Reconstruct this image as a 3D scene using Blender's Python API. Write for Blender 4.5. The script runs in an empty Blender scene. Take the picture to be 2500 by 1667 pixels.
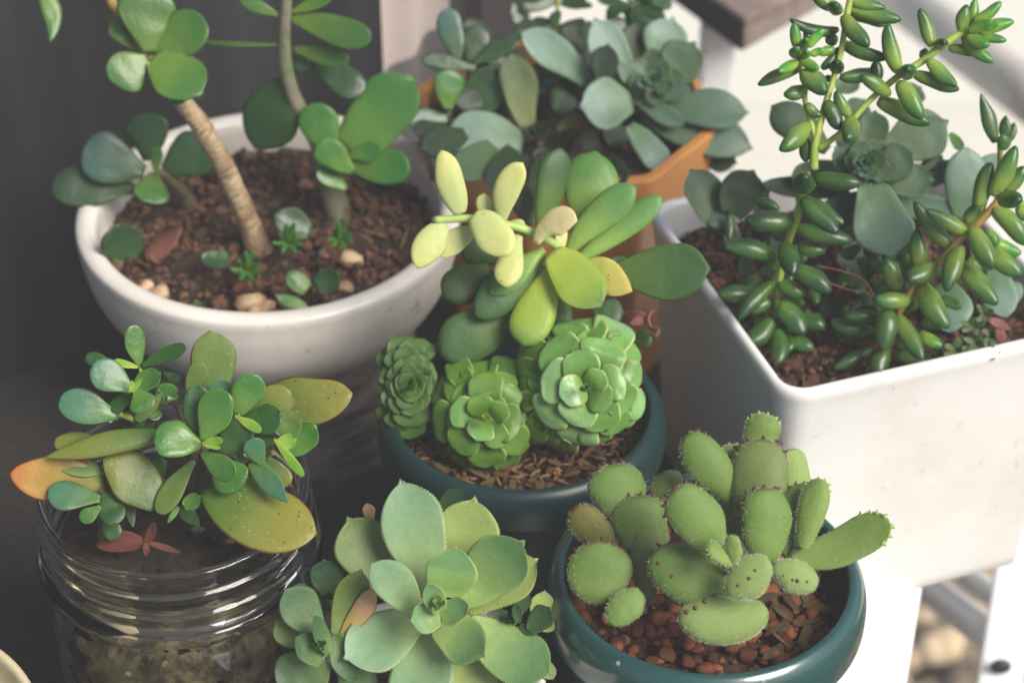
import bpy, math, random
import numpy as np
from mathutils import Vector, noise as mnoise
random.seed(7); rng = np.random.default_rng(7)
scene = bpy.context.scene
R = math.radians
# ---------------------------------------------------------------- camera, light, exposure
CAM = np.array([0.0, 0.0, 0.57]); FWD = np.array([0, .8, -.6]); UPV = np.array([0, .6, .8]); RT = np.array([1.0, 0, 0])
FPX = 50 / 22.3 * 2500
cam_d = bpy.data.cameras.new("camera"); cam = bpy.data.objects.new("camera", cam_d)
scene.collection.objects.link(cam); scene.camera = cam
cam.location = CAM; cam.rotation_euler = (R(90) - math.asin(.6), 0, 0)
cam_d.lens = 50; cam_d.sensor_width = 22.3; cam_d.clip_start = .01; cam_d.clip_end = 60
cam_d.dof.use_dof = True; cam_d.dof.focus_distance = .712; cam_d.dof.aperture_fstop = 7.4
SUN_EL, SUN_AZ = 44, 131      # azimuth clockwise from +Y
world = bpy.data.worlds.new("World"); scene.world = world; world.use_nodes = True
wn = world.node_tree; bg = wn.nodes["Background"]
sky = wn.nodes.new("ShaderNodeTexSky"); sky.sky_type = 'NISHITA'; sky.sun_disc = False
sky.sun_elevation = R(SUN_EL); sky.sun_rotation = R(SUN_AZ); sky.air_density = 1.0; sky.dust_density = 2.5; sky.ozone_density = .6
wn.links.new(sky.outputs[0], bg.inputs[0]); bg.inputs[1].default_value = .075
sd = bpy.data.lights.new("sun", 'SUN'); sun = bpy.data.objects.new("sun", sd); scene.collection.objects.link(sun)
sd.energy = 2.7; sd.angle = R(30); sd.color = (1, .95, .87)
L = Vector((math.sin(R(SUN_AZ)) * math.cos(R(SUN_EL)), math.cos(R(SUN_AZ)) * math.cos(R(SUN_EL)), math.sin(R(SUN_EL))))
sun.rotation_euler = L.to_track_quat('Z', 'Y').to_euler()
scene.view_settings.view_transform = 'Standard'; scene.view_settings.look = 'None'
scene.view_settings.exposure = .86; scene.view_settings.gamma = 1
scene.render.engine = 'CYCLES'
cy = scene.cycles; cy.max_bounces = 10; cy.transparent_max_bounces = 8; cy.caustics_reflective = False; cy.caustics_refractive = True
cy.use_denoising = True; cy.sample_clamp_indirect = 6

# ---------------------------------------------------------------- helpers
def P(sx, sy, t):
    """point of the place seen at photo pixel (sx, sy) at depth t metres"""
    return CAM + t * (FWD + (sx - 1250) / FPX * RT - (sy - 833.5) / FPX * UPV)
def PZ(sx, sy, z):
    v = FWD + (sx - 1250) / FPX * RT - (sy - 833.5) / FPX * UPV
    return CAM + v * (z - CAM[2]) / v[2]
def nrm(v): return v / (np.linalg.norm(v) + 1e-12)
def lin(c): return tuple(((x / 255 + .055) / 1.055) ** 2.4 if x > 10 else x / 255 / 12.92 for x in c)
KA = .95
def A(r, g, b):
    """surface colour from the photographed one: take off the film's lifted black, divide by the light"""
    l = np.array(lin((r, g, b))); l = np.clip((l - min(.022, .55 * l.min())) * KA, .006, .87)
    return (*l, 1)
def tag(o, label=None, cat=None, group=None, kind=None):
    if label: o['label'] = label
    if cat: o['category'] = cat
    if group: o['group'] = group
    if kind: o['kind'] = kind
    return o
def empty(name, loc, label=None, cat=None, group=None):
    o = bpy.data.objects.new(name, None); scene.collection.objects.link(o); o.location = tuple(loc); o.empty_display_size = .01
    return tag(o, label, cat, group)
def world_loc(o):
    v = np.zeros(3)
    while o: v = v + np.array(o.location); o = o.parent
    return v
def mk(name, V, F, mat, parent=None, smooth=True, attr=None):
    V = np.asarray(V, float); off = world_loc(parent) if parent else np.zeros(3)
    me = bpy.data.meshes.new(name)
    me.from_pydata((V - off).tolist(), [], F)
    if smooth: me.polygons.foreach_set('use_smooth', [True] * len(me.polygons))
    if attr is not None:
        a = me.attributes.new('ld', 'FLOAT_COLOR', 'POINT'); a.data.foreach_set('color', np.asarray(attr, np.float32).ravel())
    me.materials.append(mat); me.update()
    o = bpy.data.objects.new(name, me); scene.collection.objects.link(o)
    if parent: o.parent = parent
    return o
def join(parts):
    V, F, n = [], [], 0
    for v, f in parts:
        V.append(v); F += [tuple(i + n for i in q) for q in f]; n += len(v)
    return np.vstack(V), F

# ---------------------------------------------------------------- materials
def newmat(name):
    m = bpy.data.materials.new(name); m.use_nodes = True; nt = m.node_tree
    return m, nt, nt.nodes["Principled BSDF"]
class N:
    def __init__(s, nt): s.nt = nt; s.x = 0
    def n(s, t, **k):
        q = s.nt.nodes.new(t)
        for a, v in k.items():
            if a.startswith('i_'):
                key = a[2:]; key = int(key) if key.isdigit() else key
                q.inputs[key].default_value = v
            else: setattr(q, a, v)
        return q
    def l(s, a, b): s.nt.links.new(a, b)
    def math(s, op, a, b=None, clamp=False):
        q = s.nt.nodes.new('ShaderNodeMath'); q.operation = op; q.use_clamp = clamp
        for i, v in enumerate((a, b)):
            if v is None: continue
            if hasattr(v, 'is_linked') or hasattr(v, 'links'): s.l(v, q.inputs[i])
            else: q.inputs[i].default_value = v
        return q.outputs[0]
    def mix(s, f, a, b, mode='MIX'):
        q = s.nt.nodes.new('ShaderNodeMix'); q.data_type = 'RGBA'; q.blend_type = mode
        for i, v in ((0, f), (6, a), (7, b)):
            if hasattr(v, 'links'): s.l(v, q.inputs[i])
            else: q.inputs[i].default_value = v
        return q.outputs[2]
    def ramp(s, v, a, b, x0=0.0, x1=1.0):
        q = s.nt.nodes.new('ShaderNodeMapRange'); q.interpolation_type = 'SMOOTHSTEP'
        s.l(v, q.inputs[0]); q.inputs[1].default_value = a; q.inputs[2].default_value = b; q.inputs[3].default_value = x0; q.inputs[4].default_value = x1
        return q.outputs[0]
    def noise(s, vec, scale, detail=3, rough=.55):
        q = s.n('ShaderNodeTexNoise'); q.inputs['Scale'].default_value = scale; q.inputs['Detail'].default_value = detail; q.inputs['Roughness'].default_value = rough
        if vec: s.l(vec, q.inputs['Vector'])
        return q.outputs[0]
LK = .60
def AL_(r, g, b, LK):
    c = A(r, g, b); y = .3 * c[0] + .6 * c[1] + .1 * c[2]; return tuple(max(.004, (y + (v - y) * .98) * LK * q) for v, q in zip(c[:3], (1.04, .98, .90))) + (1,)
def leafmat(name, base, tip, edge=None, ea=.6, ew=.82, rough=.42, sss=.12, mott=.22, speck=0, dots=0, tooth=None, under=None, sheen=0, var=.1, coat=0, tipa=None, hue=.0, lk=.62):
    AL = lambda *a: AL_(*a, lk)
    m, nt, b = newmat(name); g = N(nt)
    at = g.n('ShaderNodeAttribute', attribute_name='ld'); sep = g.n('ShaderNodeSeparateColor'); g.l(at.outputs['Color'], sep.inputs[0])
    u, e, tm = sep.outputs; al = at.outputs['Alpha']
    tc = g.n('ShaderNodeTexCoord').outputs['Object']
    oi = g.n('ShaderNodeObjectInfo').outputs['Random']
    off = g.n('ShaderNodeVectorMath', operation='ADD'); g.l(tc, off.inputs[0]); g.l(oi, off.inputs[1]); v = off.outputs[0]
    n1 = g.noise(v, 70, 4); n2 = g.noise(v, 420, 3, .6)
    uu = g.math('ADD', u, g.math('MULTIPLY', g.math('SUBTRACT', n1, .5), .5))
    c = g.mix(g.ramp(uu, .12, .85), AL(*base), AL(*tip))
    if tipa: c = g.mix(g.ramp(uu, .72, 1.05), c, AL(*tipa))
    if under: c = g.mix(g.ramp(al, .45, .55, 1, 0), c, AL(*under))
    k = g.math('ADD', g.math('ADD', g.math('MULTIPLY', n1, mott), g.math('MULTIPLY', n2, mott * .8)), 1 - mott * .9)
    k = g.math('MULTIPLY', k, g.math('ADD', g.math('MULTIPLY', oi, var * 2), 1 - var))
    comb = g.n('ShaderNodeCombineColor'); [g.l(k, comb.inputs[i]) for i in range(3)]
    c = g.mix(1.0, c, comb.outputs[0], 'MULTIPLY')
    if edge: c = g.mix(g.math('MULTIPLY', g.ramp(g.math('ADD', e, g.math('MULTIPLY', g.math('SUBTRACT', n1, .5), .12)), ew, 1.0), ea), c, AL(*edge))
    if dots:
        vo = g.n('ShaderNodeTexVoronoi'); vo.inputs['Scale'].default_value = 800; g.l(v, vo.inputs['Vector'])
        d = g.ramp(vo.outputs[0], .12, .22, 1, 0); d = g.math('MULTIPLY', d, g.ramp(g.noise(v, 160, 2), .5, .6)); c = g.mix(g.math('MULTIPLY', d, dots), c, A(205, 205, 165))
    if speck:
        vo = g.n('ShaderNodeTexVoronoi'); vo.inputs['Scale'].default_value = 480; g.l(v, vo.inputs['Vector'])
        sepc = g.n('ShaderNodeSeparateColor'); g.l(vo.outputs[1], sepc.inputs[0])
        d = g.math('MULTIPLY', g.ramp(vo.outputs[0], .1, .2, 1, 0), g.ramp(sepc.outputs[0], .80, .82)); c = g.mix(g.math('MULTIPLY', d, speck), c, A(70, 48, 45))
    sc = g.noise(v, 210, 4, .7); c = g.mix(g.math('MULTIPLY', g.math('MULTIPLY', g.ramp(sc, .67, .74), g.ramp(n1, .5, .62)), .55), c, AL(150, 132, 100))
    if tooth: c = g.mix(g.ramp(tm, .25, .8), c, AL(*tooth))
    g.l(c, b.inputs['Base Color'])
    b.inputs['Roughness'].default_value = rough; b.inputs['IOR'].default_value = 1.42
    b.inputs['Subsurface Weight'].default_value = sss; b.inputs['Subsurface Radius'].default_value = (.5, 1, .25); b.inputs['Subsurface Scale'].default_value = .003
    if sheen: b.inputs['Sheen Weight'].default_value = sheen; b.inputs['Sheen Roughness'].default_value = .45; b.inputs['Sheen Tint'].default_value = (.9, 1, .75, 1)
    if coat: b.inputs['Coat Weight'].default_value = coat; b.inputs['Coat Roughness'].default_value = .18
    bp = g.n('ShaderNodeBump'); bp.inputs['Strength'].default_value = .3; bp.inputs['Distance'].default_value = .0006
    g.l(g.math('ADD', n2, g.math('MULTIPLY', n1, 2)), bp.inputs['Height']); g.l(bp.outputs[0], b.inputs['Normal'])
    return m
def simplemat(name, col, col2=None, scale=40, rough=.6, bump=0, bscale=None, bdist=.001, detail=5, thr=(.35, .65), spots=None, rnd=0, metallic=0, coat=0, sss=0, stretch=None, stain=0):
    m, nt, b = newmat(name); g = N(nt)
    v = g.n('ShaderNodeTexCoord').outputs['Object']
    if stretch:
        mp = g.n('ShaderNodeMapping'); mp.inputs['Scale'].default_value = stretch; g.l(v, mp.inputs[0]); v = mp.outputs[0]
    oi = g.n('ShaderNodeObjectInfo').outputs['Random']
    if rnd:
        off = g.n('ShaderNodeVectorMath', operation='ADD'); g.l(v, off.inputs[0]); g.l(oi, off.inputs[1]); v = off.outputs[0]
    n1 = g.noise(v, scale, detail, .6)
    c = g.mix(g.ramp(n1, *thr), A(*col), A(*(col2 or col)))
    if rnd:
        k = g.math('ADD', g.math('MULTIPLY', oi, rnd * 2), 1 - rnd); comb = g.n('ShaderNodeCombineColor'); [g.l(k, comb.inputs[i]) for i in range(3)]
        c = g.mix(1.0, c, comb.outputs[0], 'MULTIPLY')
    if stain:
        a1 = g.noise(v, 22, 6, .7); a2 = g.noise(v, 130, 5, .7)
        c = g.mix(g.math('MULTIPLY', g.ramp(a1, .45, .75), stain * .35), c, A(176, 160, 132)); c = g.mix(g.math('MULTIPLY', g.math('MULTIPLY', g.ramp(a2, .62, .72), g.ramp(a1, .45, .6)), stain), c, A(120, 100, 78))
    if spots:
        sc, amt, colr, sc_thr = spots
        vo = g.n('ShaderNodeTexVoronoi'); vo.inputs['Scale'].default_value = sc; g.l(v, vo.inputs['Vector'])
        sp = g.n('ShaderNodeSeparateColor'); g.l(vo.outputs[1], sp.inputs[0])
        dd = g.math('MULTIPLY', g.ramp(vo.outputs[0], .08, .2, 1, 0), g.ramp(sp.outputs[0], sc_thr, sc_thr + .03))
        c = g.mix(g.math('MULTIPLY', dd, amt), c, A(*colr))
    g.l(c, b.inputs['Base Color']); b.inputs['Roughness'].default_value = rough; b.inputs['Metallic'].default_value = metallic
    if coat: b.inputs['Coat Weight'].default_value = coat; b.inputs['Coat Roughness'].default_value = .12
    if sss: b.inputs['Subsurface Weight'].default_value = sss; b.inputs['Subsurface Scale'].default_value = .004
    if bump:
        bp = g.n('ShaderNodeBump'); bp.inputs['Strength'].default_value = bump; bp.inputs['Distance'].default_value = bdist
        g.l(g.noise(v, bscale or scale * 3, 5, .6), bp.inputs['Height']); g.l(bp.outputs[0], b.inputs['Normal'])
    return m
M = {}
M['jade'] = leafmat('jade_leaf', (118, 158, 72), (88, 138, 72), edge=(112, 62, 60), ea=.55, ew=.93, rough=.33, speck=.3, coat=.05)
M['jadeD'] = leafmat('dark_jade_leaf', (72, 108, 62), (62, 96, 66), edge=(96, 72, 66), ea=.4, ew=.93, rough=.36, coat=.1)
M['jadeB'] = leafmat('bright_jade_leaf', (110, 160, 70), (76, 140, 66), edge=(120, 168, 90), ea=.5, ew=.9, rough=.38, coat=.1)
M['jadeG'] = leafmat('glossy_teal_jade_leaf', (90, 124, 84), (88, 130, 122), edge=(110, 84, 78), ea=.4, ew=.93, rough=.38, coat=.12)
M['jar'] = leafmat('jar_green_leaf', (112, 160, 74), (82, 140, 66), edge=(152, 190, 100), ea=.75, ew=.9, rough=.33, dots=.2, coat=.15)
M['jarD'] = leafmat('jar_dark_leaf', (76, 118, 60), (60, 104, 56), edge=(112, 158, 76), ea=.7, ew=.9, rough=.38, dots=.2)
M['jarT'] = leafmat('jar_teal_leaf', (104, 150, 90), (86, 140, 112), edge=(120, 160, 92), ea=.6, ew=.9, rough=.36, coat=.12, lk=0.7)
M['jarL'] = leafmat('lime_bud_leaf', (168, 205, 90), (132, 190, 76), edge=(180, 214, 110), ea=.6, ew=.85, rough=.4, lk=0.85)
M['jarP'] = leafmat('pale_olive_leaf', (120, 158, 84), (128, 158, 84), edge=(150, 112, 78), ea=.6, ew=.93, rough=.5, dots=.3)
M['jarO'] = leafmat('olive_leaf', (104, 140, 74), (142, 156, 74), edge=(172, 92, 66), ea=.8, ew=.92, rough=.42, speck=.7, dots=.3)
M['jarY'] = leafmat('yellowing_leaf', (104, 138, 66), (160, 162, 76), edge=(166, 96, 66), ea=.85, ew=.93, rough=.42, speck=.9, dots=.5)
M['jarR'] = leafmat('orange_leaf', (150, 152, 70), (206, 160, 70), edge=(196, 92, 74), ea=.95, ew=.86, rough=.42, speck=.9, tipa=(206, 124, 66))
M['ech'] = leafmat('powdery_echeveria_leaf', (154, 186, 126), (132, 172, 134), edge=(188, 204, 150), ea=.75, ew=.94, rough=.55, speck=.2, dots=.25, mott=.3, tipa=(148, 182, 150), lk=0.85)
M['echM'] = leafmat('mid_echeveria_leaf', (150, 184, 106), (100, 142, 92), edge=(172, 196, 122), ea=.8, ew=.92, rough=.5, speck=.2, dots=.2, mott=.3, lk=0.72)
M['echI'] = leafmat('inner_echeveria_leaf', (132, 170, 96), (120, 166, 116), edge=(196, 212, 120), ea=.8, ew=.88, rough=.5, mott=.25, lk=0.78)
M['echY'] = leafmat('pale_echeveria_leaf', (166, 192, 110), (166, 192, 116), edge=(176, 120, 96), ea=.6, ew=.96, rough=.5, speck=.3, dots=.2, lk=0.8)
M['echR'] = leafmat('red_edged_echeveria_leaf', (130, 160, 88), (120, 148, 84), edge=(158, 84, 74), ea=.9, ew=.93, rough=.5, speck=.3, dots=.2)
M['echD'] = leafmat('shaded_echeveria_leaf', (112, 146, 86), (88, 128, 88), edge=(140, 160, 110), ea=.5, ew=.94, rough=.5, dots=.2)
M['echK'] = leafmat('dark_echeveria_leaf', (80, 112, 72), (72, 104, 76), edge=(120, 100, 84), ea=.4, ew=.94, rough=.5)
M['echP'] = leafmat('pink_spent_leaf', (206, 190, 110), (222, 180, 150), edge=(184, 100, 86), ea=.9, ew=.85, rough=.5)
M['ros'] = leafmat('rosette_leaf', (104, 150, 66), (126, 184, 98), edge=(222, 244, 160), ea=.9, ew=.88, rough=.34, speck=.35, mott=.2, tipa=(140, 194, 116), coat=.15, lk=0.74)
M['rosG'] = leafmat('glossy_rosette_leaf', (118, 164, 76), (150, 200, 136), edge=(224, 244, 170), ea=.9, ew=.88, rough=.32, speck=.4, mott=.2, coat=.2, lk=0.85)
M['rosM'] = leafmat('middle_rosette_leaf', (98, 140, 58), (116, 166, 78), edge=(200, 226, 130), ea=.85, ew=.88, rough=.4, mott=.2, tipa=(128, 172, 84), lk=0.7)
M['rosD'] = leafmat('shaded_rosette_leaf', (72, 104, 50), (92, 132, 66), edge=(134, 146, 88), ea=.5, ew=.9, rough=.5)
M['lime'] = leafmat('lime_leaf', (190, 208, 142), (204, 212, 138), edge=(222, 226, 168), ea=.6, ew=.85, rough=.5, speck=.6, sss=.4, mott=.15, lk=.88)
M['cream'] = leafmat('cream_leaf', (206, 212, 154), (222, 214, 166), edge=(228, 226, 170), ea=.5, ew=.85, rough=.5, speck=.5, sss=.4, mott=.15, lk=.88)
M['yel'] = leafmat('yellow_withering_leaf', (186, 196, 100), (206, 196, 112), edge=(196, 186, 120), ea=.4, ew=.85, rough=.6, speck=.8, mott=.4, lk=0.9)
M['yg'] = leafmat('yellow_green_leaf', (176, 200, 84), (150, 182, 76), edge=(150, 186, 92), ea=.5, ew=.85, rough=.45, speck=.2, sss=.3, tipa=(112, 152, 80), lk=0.85)
M['gp'] = leafmat('soft_green_leaf', (150, 190, 96), (100, 150, 84), edge=(146, 184, 96), ea=.6, ew=.85, rough=.45, dots=.1, lk=0.8)
M['gd'] = leafmat('deep_green_leaf', (112, 150, 74), (82, 122, 76), edge=(116, 150, 84), ea=.6, ew=.88, rough=.5, dots=.2, lk=0.66)
M['gk'] = leafmat('darkest_green_leaf', (92, 124, 64), (76, 108, 70), edge=(96, 124, 76), ea=.5, ew=.88, rough=.5, dots=.2)
M['sed'] = leafmat('jelly_bean_leaf', (156, 192, 90), (86, 138, 70), rough=.33, mott=.35, speck=.5, dots=.3, coat=.12, sss=.3, tipa=(58, 108, 62), var=.24)
M['sedB'] = leafmat('bright_jelly_bean_leaf', (156, 202, 84), (84, 158, 62), rough=.34, mott=.3, dots=.2, coat=.12, sss=.3, tipa=(96, 164, 70), lk=0.72, var=.24)
M['sedD'] = leafmat('dark_jelly_bean_leaf', (96, 140, 66), (62, 104, 68), rough=.32, mott=.35, dots=.3, coat=.15, tipa=(56, 92, 66), var=.24)
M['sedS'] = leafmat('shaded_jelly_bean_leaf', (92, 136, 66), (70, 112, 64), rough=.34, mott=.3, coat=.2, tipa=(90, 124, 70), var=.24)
M['blu'] = leafmat('blue_green_leaf', (110, 144, 108), (104, 142, 126), edge=(132, 170, 128), ea=.6, ew=.9, rough=.48, dots=.1, coat=.05)
M['bluL'] = leafmat('pale_blue_leaf', (116, 154, 118), (142, 176, 164), edge=(150, 186, 150), ea=.6, ew=.9, rough=.45, lk=0.7)
M['bluG'] = leafmat('grey_green_leaf', (106, 136, 96), (96, 128, 100), edge=(122, 152, 116), ea=.6, ew=.92, rough=.5, dots=.15)
M['bluD'] = leafmat('dark_grey_green_leaf', (66, 88, 62), (66, 84, 68), edge=(80, 108, 78), ea=.5, ew=.92, rough=.5, dots=.3)
M['olv'] = leafmat('olive_green_leaf', (128, 146, 74), (88, 112, 66), edge=(100, 124, 84), ea=.5, ew=.9, rough=.5)
M['paw'] = leafmat('velvet_paw_leaf', (136, 170, 92), (120, 156, 80), rough=.6, speck=.3, dots=.15, tooth=(104, 60, 58), sheen=.2, mott=.2, lk=0.66)
M['pawO'] = leafmat('olive_paw_leaf', (122, 150, 80), (138, 160, 98), rough=.6, speck=.5, dots=.15, tooth=(104, 58, 56), sheen=.2, mott=.2, lk=0.7)
M['pawL'] = leafmat('bright_paw_leaf', (150, 182, 100), (138, 172, 90), rough=.6, dots=.15, sheen=.2, mott=.15, tooth=(160, 196, 110), lk=0.7)
M['pawR'] = leafmat('reddened_paw_leaf', (138, 146, 76), (150, 146, 78), rough=.6, speck=.9, dots=.15, tooth=(132, 62, 60), sheen=.2, mott=.3)
M['pawW'] = leafmat('woolly_paw_leaf', (156, 188, 112), (160, 190, 116), rough=.7, speck=.3, dots=.15, tooth=(112, 70, 66), sheen=.4, mott=.2, lk=0.72)
M['dry'] = leafmat('dry_red_leaf', (122, 74, 62), (104, 62, 55), edge=(136, 82, 68), ea=.4, rough=.7, mott=.6)
M['dryP'] = leafmat('dry_pink_leaf', (168, 118, 102), (140, 92, 84), edge=(190, 150, 130), ea=.4, rough=.7, mott=.5)
M['tiny'] = leafmat('tiny_grey_leaf', (112, 140, 100), (120, 146, 106), edge=(160, 130, 120), ea=.4, rough=.5)
M['stemG'] = simplemat('green_stem', (176, 196, 96), (150, 176, 80), 120, .45, .3, 300, .0005, sss=.2)
M['stemP'] = simplemat('pale_stem', (186, 208, 130), (166, 196, 108), 120, .45, .3, 300, .0005, sss=.3)
M['stemO'] = simplemat('orange_green_stem', (172, 168, 88), (186, 142, 84), 90, .5, .3, 300, .0005, sss=.2)
M['stemD'] = simplemat('dark_stem', (92, 84, 70), (110, 104, 84), 100, .7, .6, 300, .001)
M['stemGr'] = simplemat('grey_green_stem', (120, 132, 96), (150, 140, 128), 80, .6, .5, 260, .001)
def barkmat():
    m, nt, b = newmat('ringed_bark'); g = N(nt)
    v = g.n('ShaderNodeTexCoord').outputs['Object']; at = g.n('ShaderNodeAttribute', attribute_name='ld'); sep = g.n('ShaderNodeSeparateColor'); g.l(at.outputs['Color'], sep.inputs[0])
    u = sep.outputs[0]; n1 = g.noise(v, 60, 5); n2 = g.noise(v, 320, 4, .65)
    ph = g.math('ADD', g.math('MULTIPLY', u, 330), g.math('MULTIPLY', n1, 34)); w = g.math('SINE', ph)
    c = g.mix(g.ramp(n1, .35, .65), A(146, 116, 92), A(186, 166, 132)); c = g.mix(g.math('MULTIPLY', g.ramp(w, .2, 1), .18), c, A(98, 72, 62))
    c = g.mix(g.math('MULTIPLY', g.ramp(n2, .55, .7), .6), c, A(206, 182, 146))
    c = g.mix(g.math('MULTIPLY', g.ramp(u, .0, .14, 1, 0), .5), c, A(190, 166, 122)); c = g.mix(g.math('MULTIPLY', g.ramp(u, .75, 1.0), .6), c, A(134, 140, 84))
    g.l(c, b.inputs['Base Color']); b.inputs['Roughness'].default_value = .65
    bp = g.n('ShaderNodeBump'); bp.inputs['Strength'].default_value = .8; bp.inputs['Distance'].default_value = .0012
    g.l(g.math('ADD', g.math('MULTIPLY', w, .12), g.math('ADD', n2, n1)), bp.inputs['Height']); g.l(bp.outputs[0], b.inputs['Normal'])
    return m
M['bark'] = barkmat()
M['white'] = simplemat('glazed_cream_ceramic', (246, 241, 232), (240, 234, 224), 14, .3, .05, 90, .0006, coat=.1, spots=(160, .5, (150, 140, 120), .95), stain=.75)
M['cer'] = simplemat('glazed_white_ceramic', (248, 247, 243), (244, 242, 236), 10, .3, .04, 80, .0006, coat=.12, spots=(95, .85, (80, 62, 48), .965), stain=.5)
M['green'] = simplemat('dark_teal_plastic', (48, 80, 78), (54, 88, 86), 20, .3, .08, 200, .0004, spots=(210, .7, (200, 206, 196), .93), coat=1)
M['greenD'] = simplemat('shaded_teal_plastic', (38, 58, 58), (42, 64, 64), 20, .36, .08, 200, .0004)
M['orange'] = simplemat('orange_plastic', (200, 142, 84), (190, 130, 76), 20, .4, .1, 120, .0005)
M['creamP'] = simplemat('cream_plastic', (226, 214, 176), (214, 200, 160), 20, .35, .05)
M['soil'] = simplemat('dark_potting_soil', (50, 40, 35), (84, 64, 53), 160, .9, 1, 420, .003)
M['soilK'] = simplemat('jar_top_soil', (44, 40, 36), (66, 56, 48), 200, .9, .8, 500, .002)
M['soilC'] = simplemat('soil_crumb', (66, 51, 44), (116, 88, 70), 200, .9, .8, 500, .001, rnd=.4)
M['soilR'] = simplemat('red_gravel_soil', (72, 53, 45), (122, 88, 70), 200, .85, .8, 500, .001, rnd=.4)
M['soilJ'] = simplemat('jar_soil', (90, 80, 64), (184, 164, 116), 95, .9, .8, 300, .002, thr=(.42, .7), spots=(150, .9, (214, 204, 170), .90))
M['peb'] = simplemat('red_pebble', (132, 74, 54), (172, 108, 76), 160, .42, .5, 400, .0008, rnd=.4, coat=.12)
M['pebB'] = simplemat('tan_stone', (204, 178, 144), (176, 132, 100), 130, .6, .6, 350, .001, rnd=.2)
M['pebD'] = simplemat('dark_pebble', (84, 56, 46), (120, 74, 56), 160, .5, .5, 400, .001, rnd=.4)
M['chip'] = simplemat('bark_chip', (96, 74, 56), (146, 112, 82), 120, .75, .8, 300, .001, rnd=.4, stretch=(1, 1, 6))
M['chipG'] = simplemat('weathered_chip', (110, 96, 66), (142, 124, 86), 150, .75, .8, 300, .001, rnd=.3)
M['wood'] = simplemat('weathered_board', (164, 148, 140), (124, 106, 98), 12, .8, .6, 40, .004, stretch=(1.2, 8, 14), detail=8)
M['wmetal'] = simplemat('white_painted_metal', (250, 251, 252), (246, 248, 250), 8, .35)
M['end_shade'] = simplemat('shaded_board_end', (66, 56, 50), (52, 46, 42), 60, .85, .8, 120, .002)  # shade of the bench end put into a darker wood colour
M['railc'] = simplemat('cream_rail', (246, 240, 228), (242, 234, 222), 8, .4)
M['bolt'] = simplemat('grey_bolt', (84, 86, 88), (66, 66, 68), 60, .5, metallic=.6)
M['table'] = simplemat('white_table_top', (246, 247, 248), (240, 242, 244), 6, .35, .05, 60, .0005, spots=(55, .4, (150, 150, 150), .93))
M['standm'] = simplemat('streaky_grey_stand', (150, 144, 138), (84, 80, 76), 30, .5, .4, 120, .001, stretch=(1, 1, 5))
M['mat'] = simplemat('dark_woven_mat', (74, 70, 66), (56, 54, 52), 220, .85, .7, 600, .001, stretch=(1, 3, 1))
M['tile'] = simplemat('cream_floor_tile', (252, 246, 230), (250, 242, 224), 3, .5, .1, 30, .002, rnd=.04)
M['ground'] = simplemat('dark_earth', (92, 78, 66), (64, 56, 52), 14, .95, .8, 60, .01)
M['gpeb'] = simplemat('garden_pebble', (196, 176, 146), (132, 118, 104), 9, .6, .3, 40, .003, rnd=.45)
M['darkwall'] = simplemat('dark_room_wall', (64, 62, 62), (58, 56, 58), 3, .9)
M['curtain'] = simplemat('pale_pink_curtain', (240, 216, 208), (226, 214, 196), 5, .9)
_b = M['curtain'].node_tree.nodes['Principled BSDF']; _b.inputs['Emission Color'].default_value = (1, .80, .72, 1); _b.inputs['Emission Strength'].default_value = .3   # added glow stands in for light on the curtain; no lamp behind
M['hem'] = simplemat('grey_cloth', (168, 160, 156), (150, 144, 142), 5, .9); _b = M['hem'].node_tree.nodes['Principled BSDF']; _b.inputs['Emission Color'].default_value = (1, .9, .85, 1); _b.inputs['Emission Strength'].default_value = .04   # fainter added glow in the grey cloth, again in place of light
M['frame'] = simplemat('dark_door_frame', (74, 72, 74), (66, 64, 66), 6, .5)
M['hair'] = simplemat('white_hairs', (226, 232, 200), (214, 226, 186), 40, .7)
def screenmat():
    m, nt, b = newmat('black_insect_mesh'); g = N(nt); v = g.n('ShaderNodeTexCoord').outputs['Object']
    sx = g.n('ShaderNodeSeparateXYZ'); g.l(v, sx.inputs[0])
    wx = g.math('ABSOLUTE', g.math('SINE', g.math('MULTIPLY', sx.outputs[0], 2100))); wz = g.math('ABSOLUTE', g.math('SINE', g.math('MULTIPLY', sx.outputs[2], 2100)))
    hole = g.math('MULTIPLY', g.ramp(wx, .3, .5), g.ramp(wz, .3, .5))
    folds = g.noise(None, 1); mp = g.n('ShaderNodeMapping'); mp.inputs['Scale'].default_value = (26, 1, 1.5); g.l(v, mp.inputs[0]); fz = g.noise(mp.outputs[0], 1, 2)
    c = g.mix(g.ramp(fz, .35, .7), A(58, 58, 60), A(84, 88, 92)); g.l(c, b.inputs['Base Color']); b.inputs['Roughness'].default_value = .7
    tr = g.n('ShaderNodeBsdfTransparent'); mx = g.n('ShaderNodeMixShader'); g.l(hole, mx.inputs[0]); g.l(b.outputs[0], mx.inputs[1]); g.l(tr.outputs[0], mx.inputs[2])
    g.l(mx.outputs[0], nt.nodes['Material Output'].inputs[0]); return m
M['screen'] = screenmat()
def glassmat():
    m, nt, b = newmat('clear_jar_glass'); b.inputs['Base Color'].default_value = (.93, .96, .94, 1); b.inputs['Transmission Weight'].default_value = 1
    b.inputs['Roughness'].default_value = .03; b.inputs['IOR'].default_value = 1.48
    g = N(nt); v = g.n('ShaderNodeTexCoord').outputs['Object']; bp = g.n('ShaderNodeBump'); bp.inputs['Strength'].default_value = .35; bp.inputs['Distance'].default_value = .003
    g.l(g.noise(v, 55, 2), bp.inputs['Height']); g.l(bp.outputs[0], b.inputs['Normal']); return m
M['glass'] = glassmat()

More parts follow.
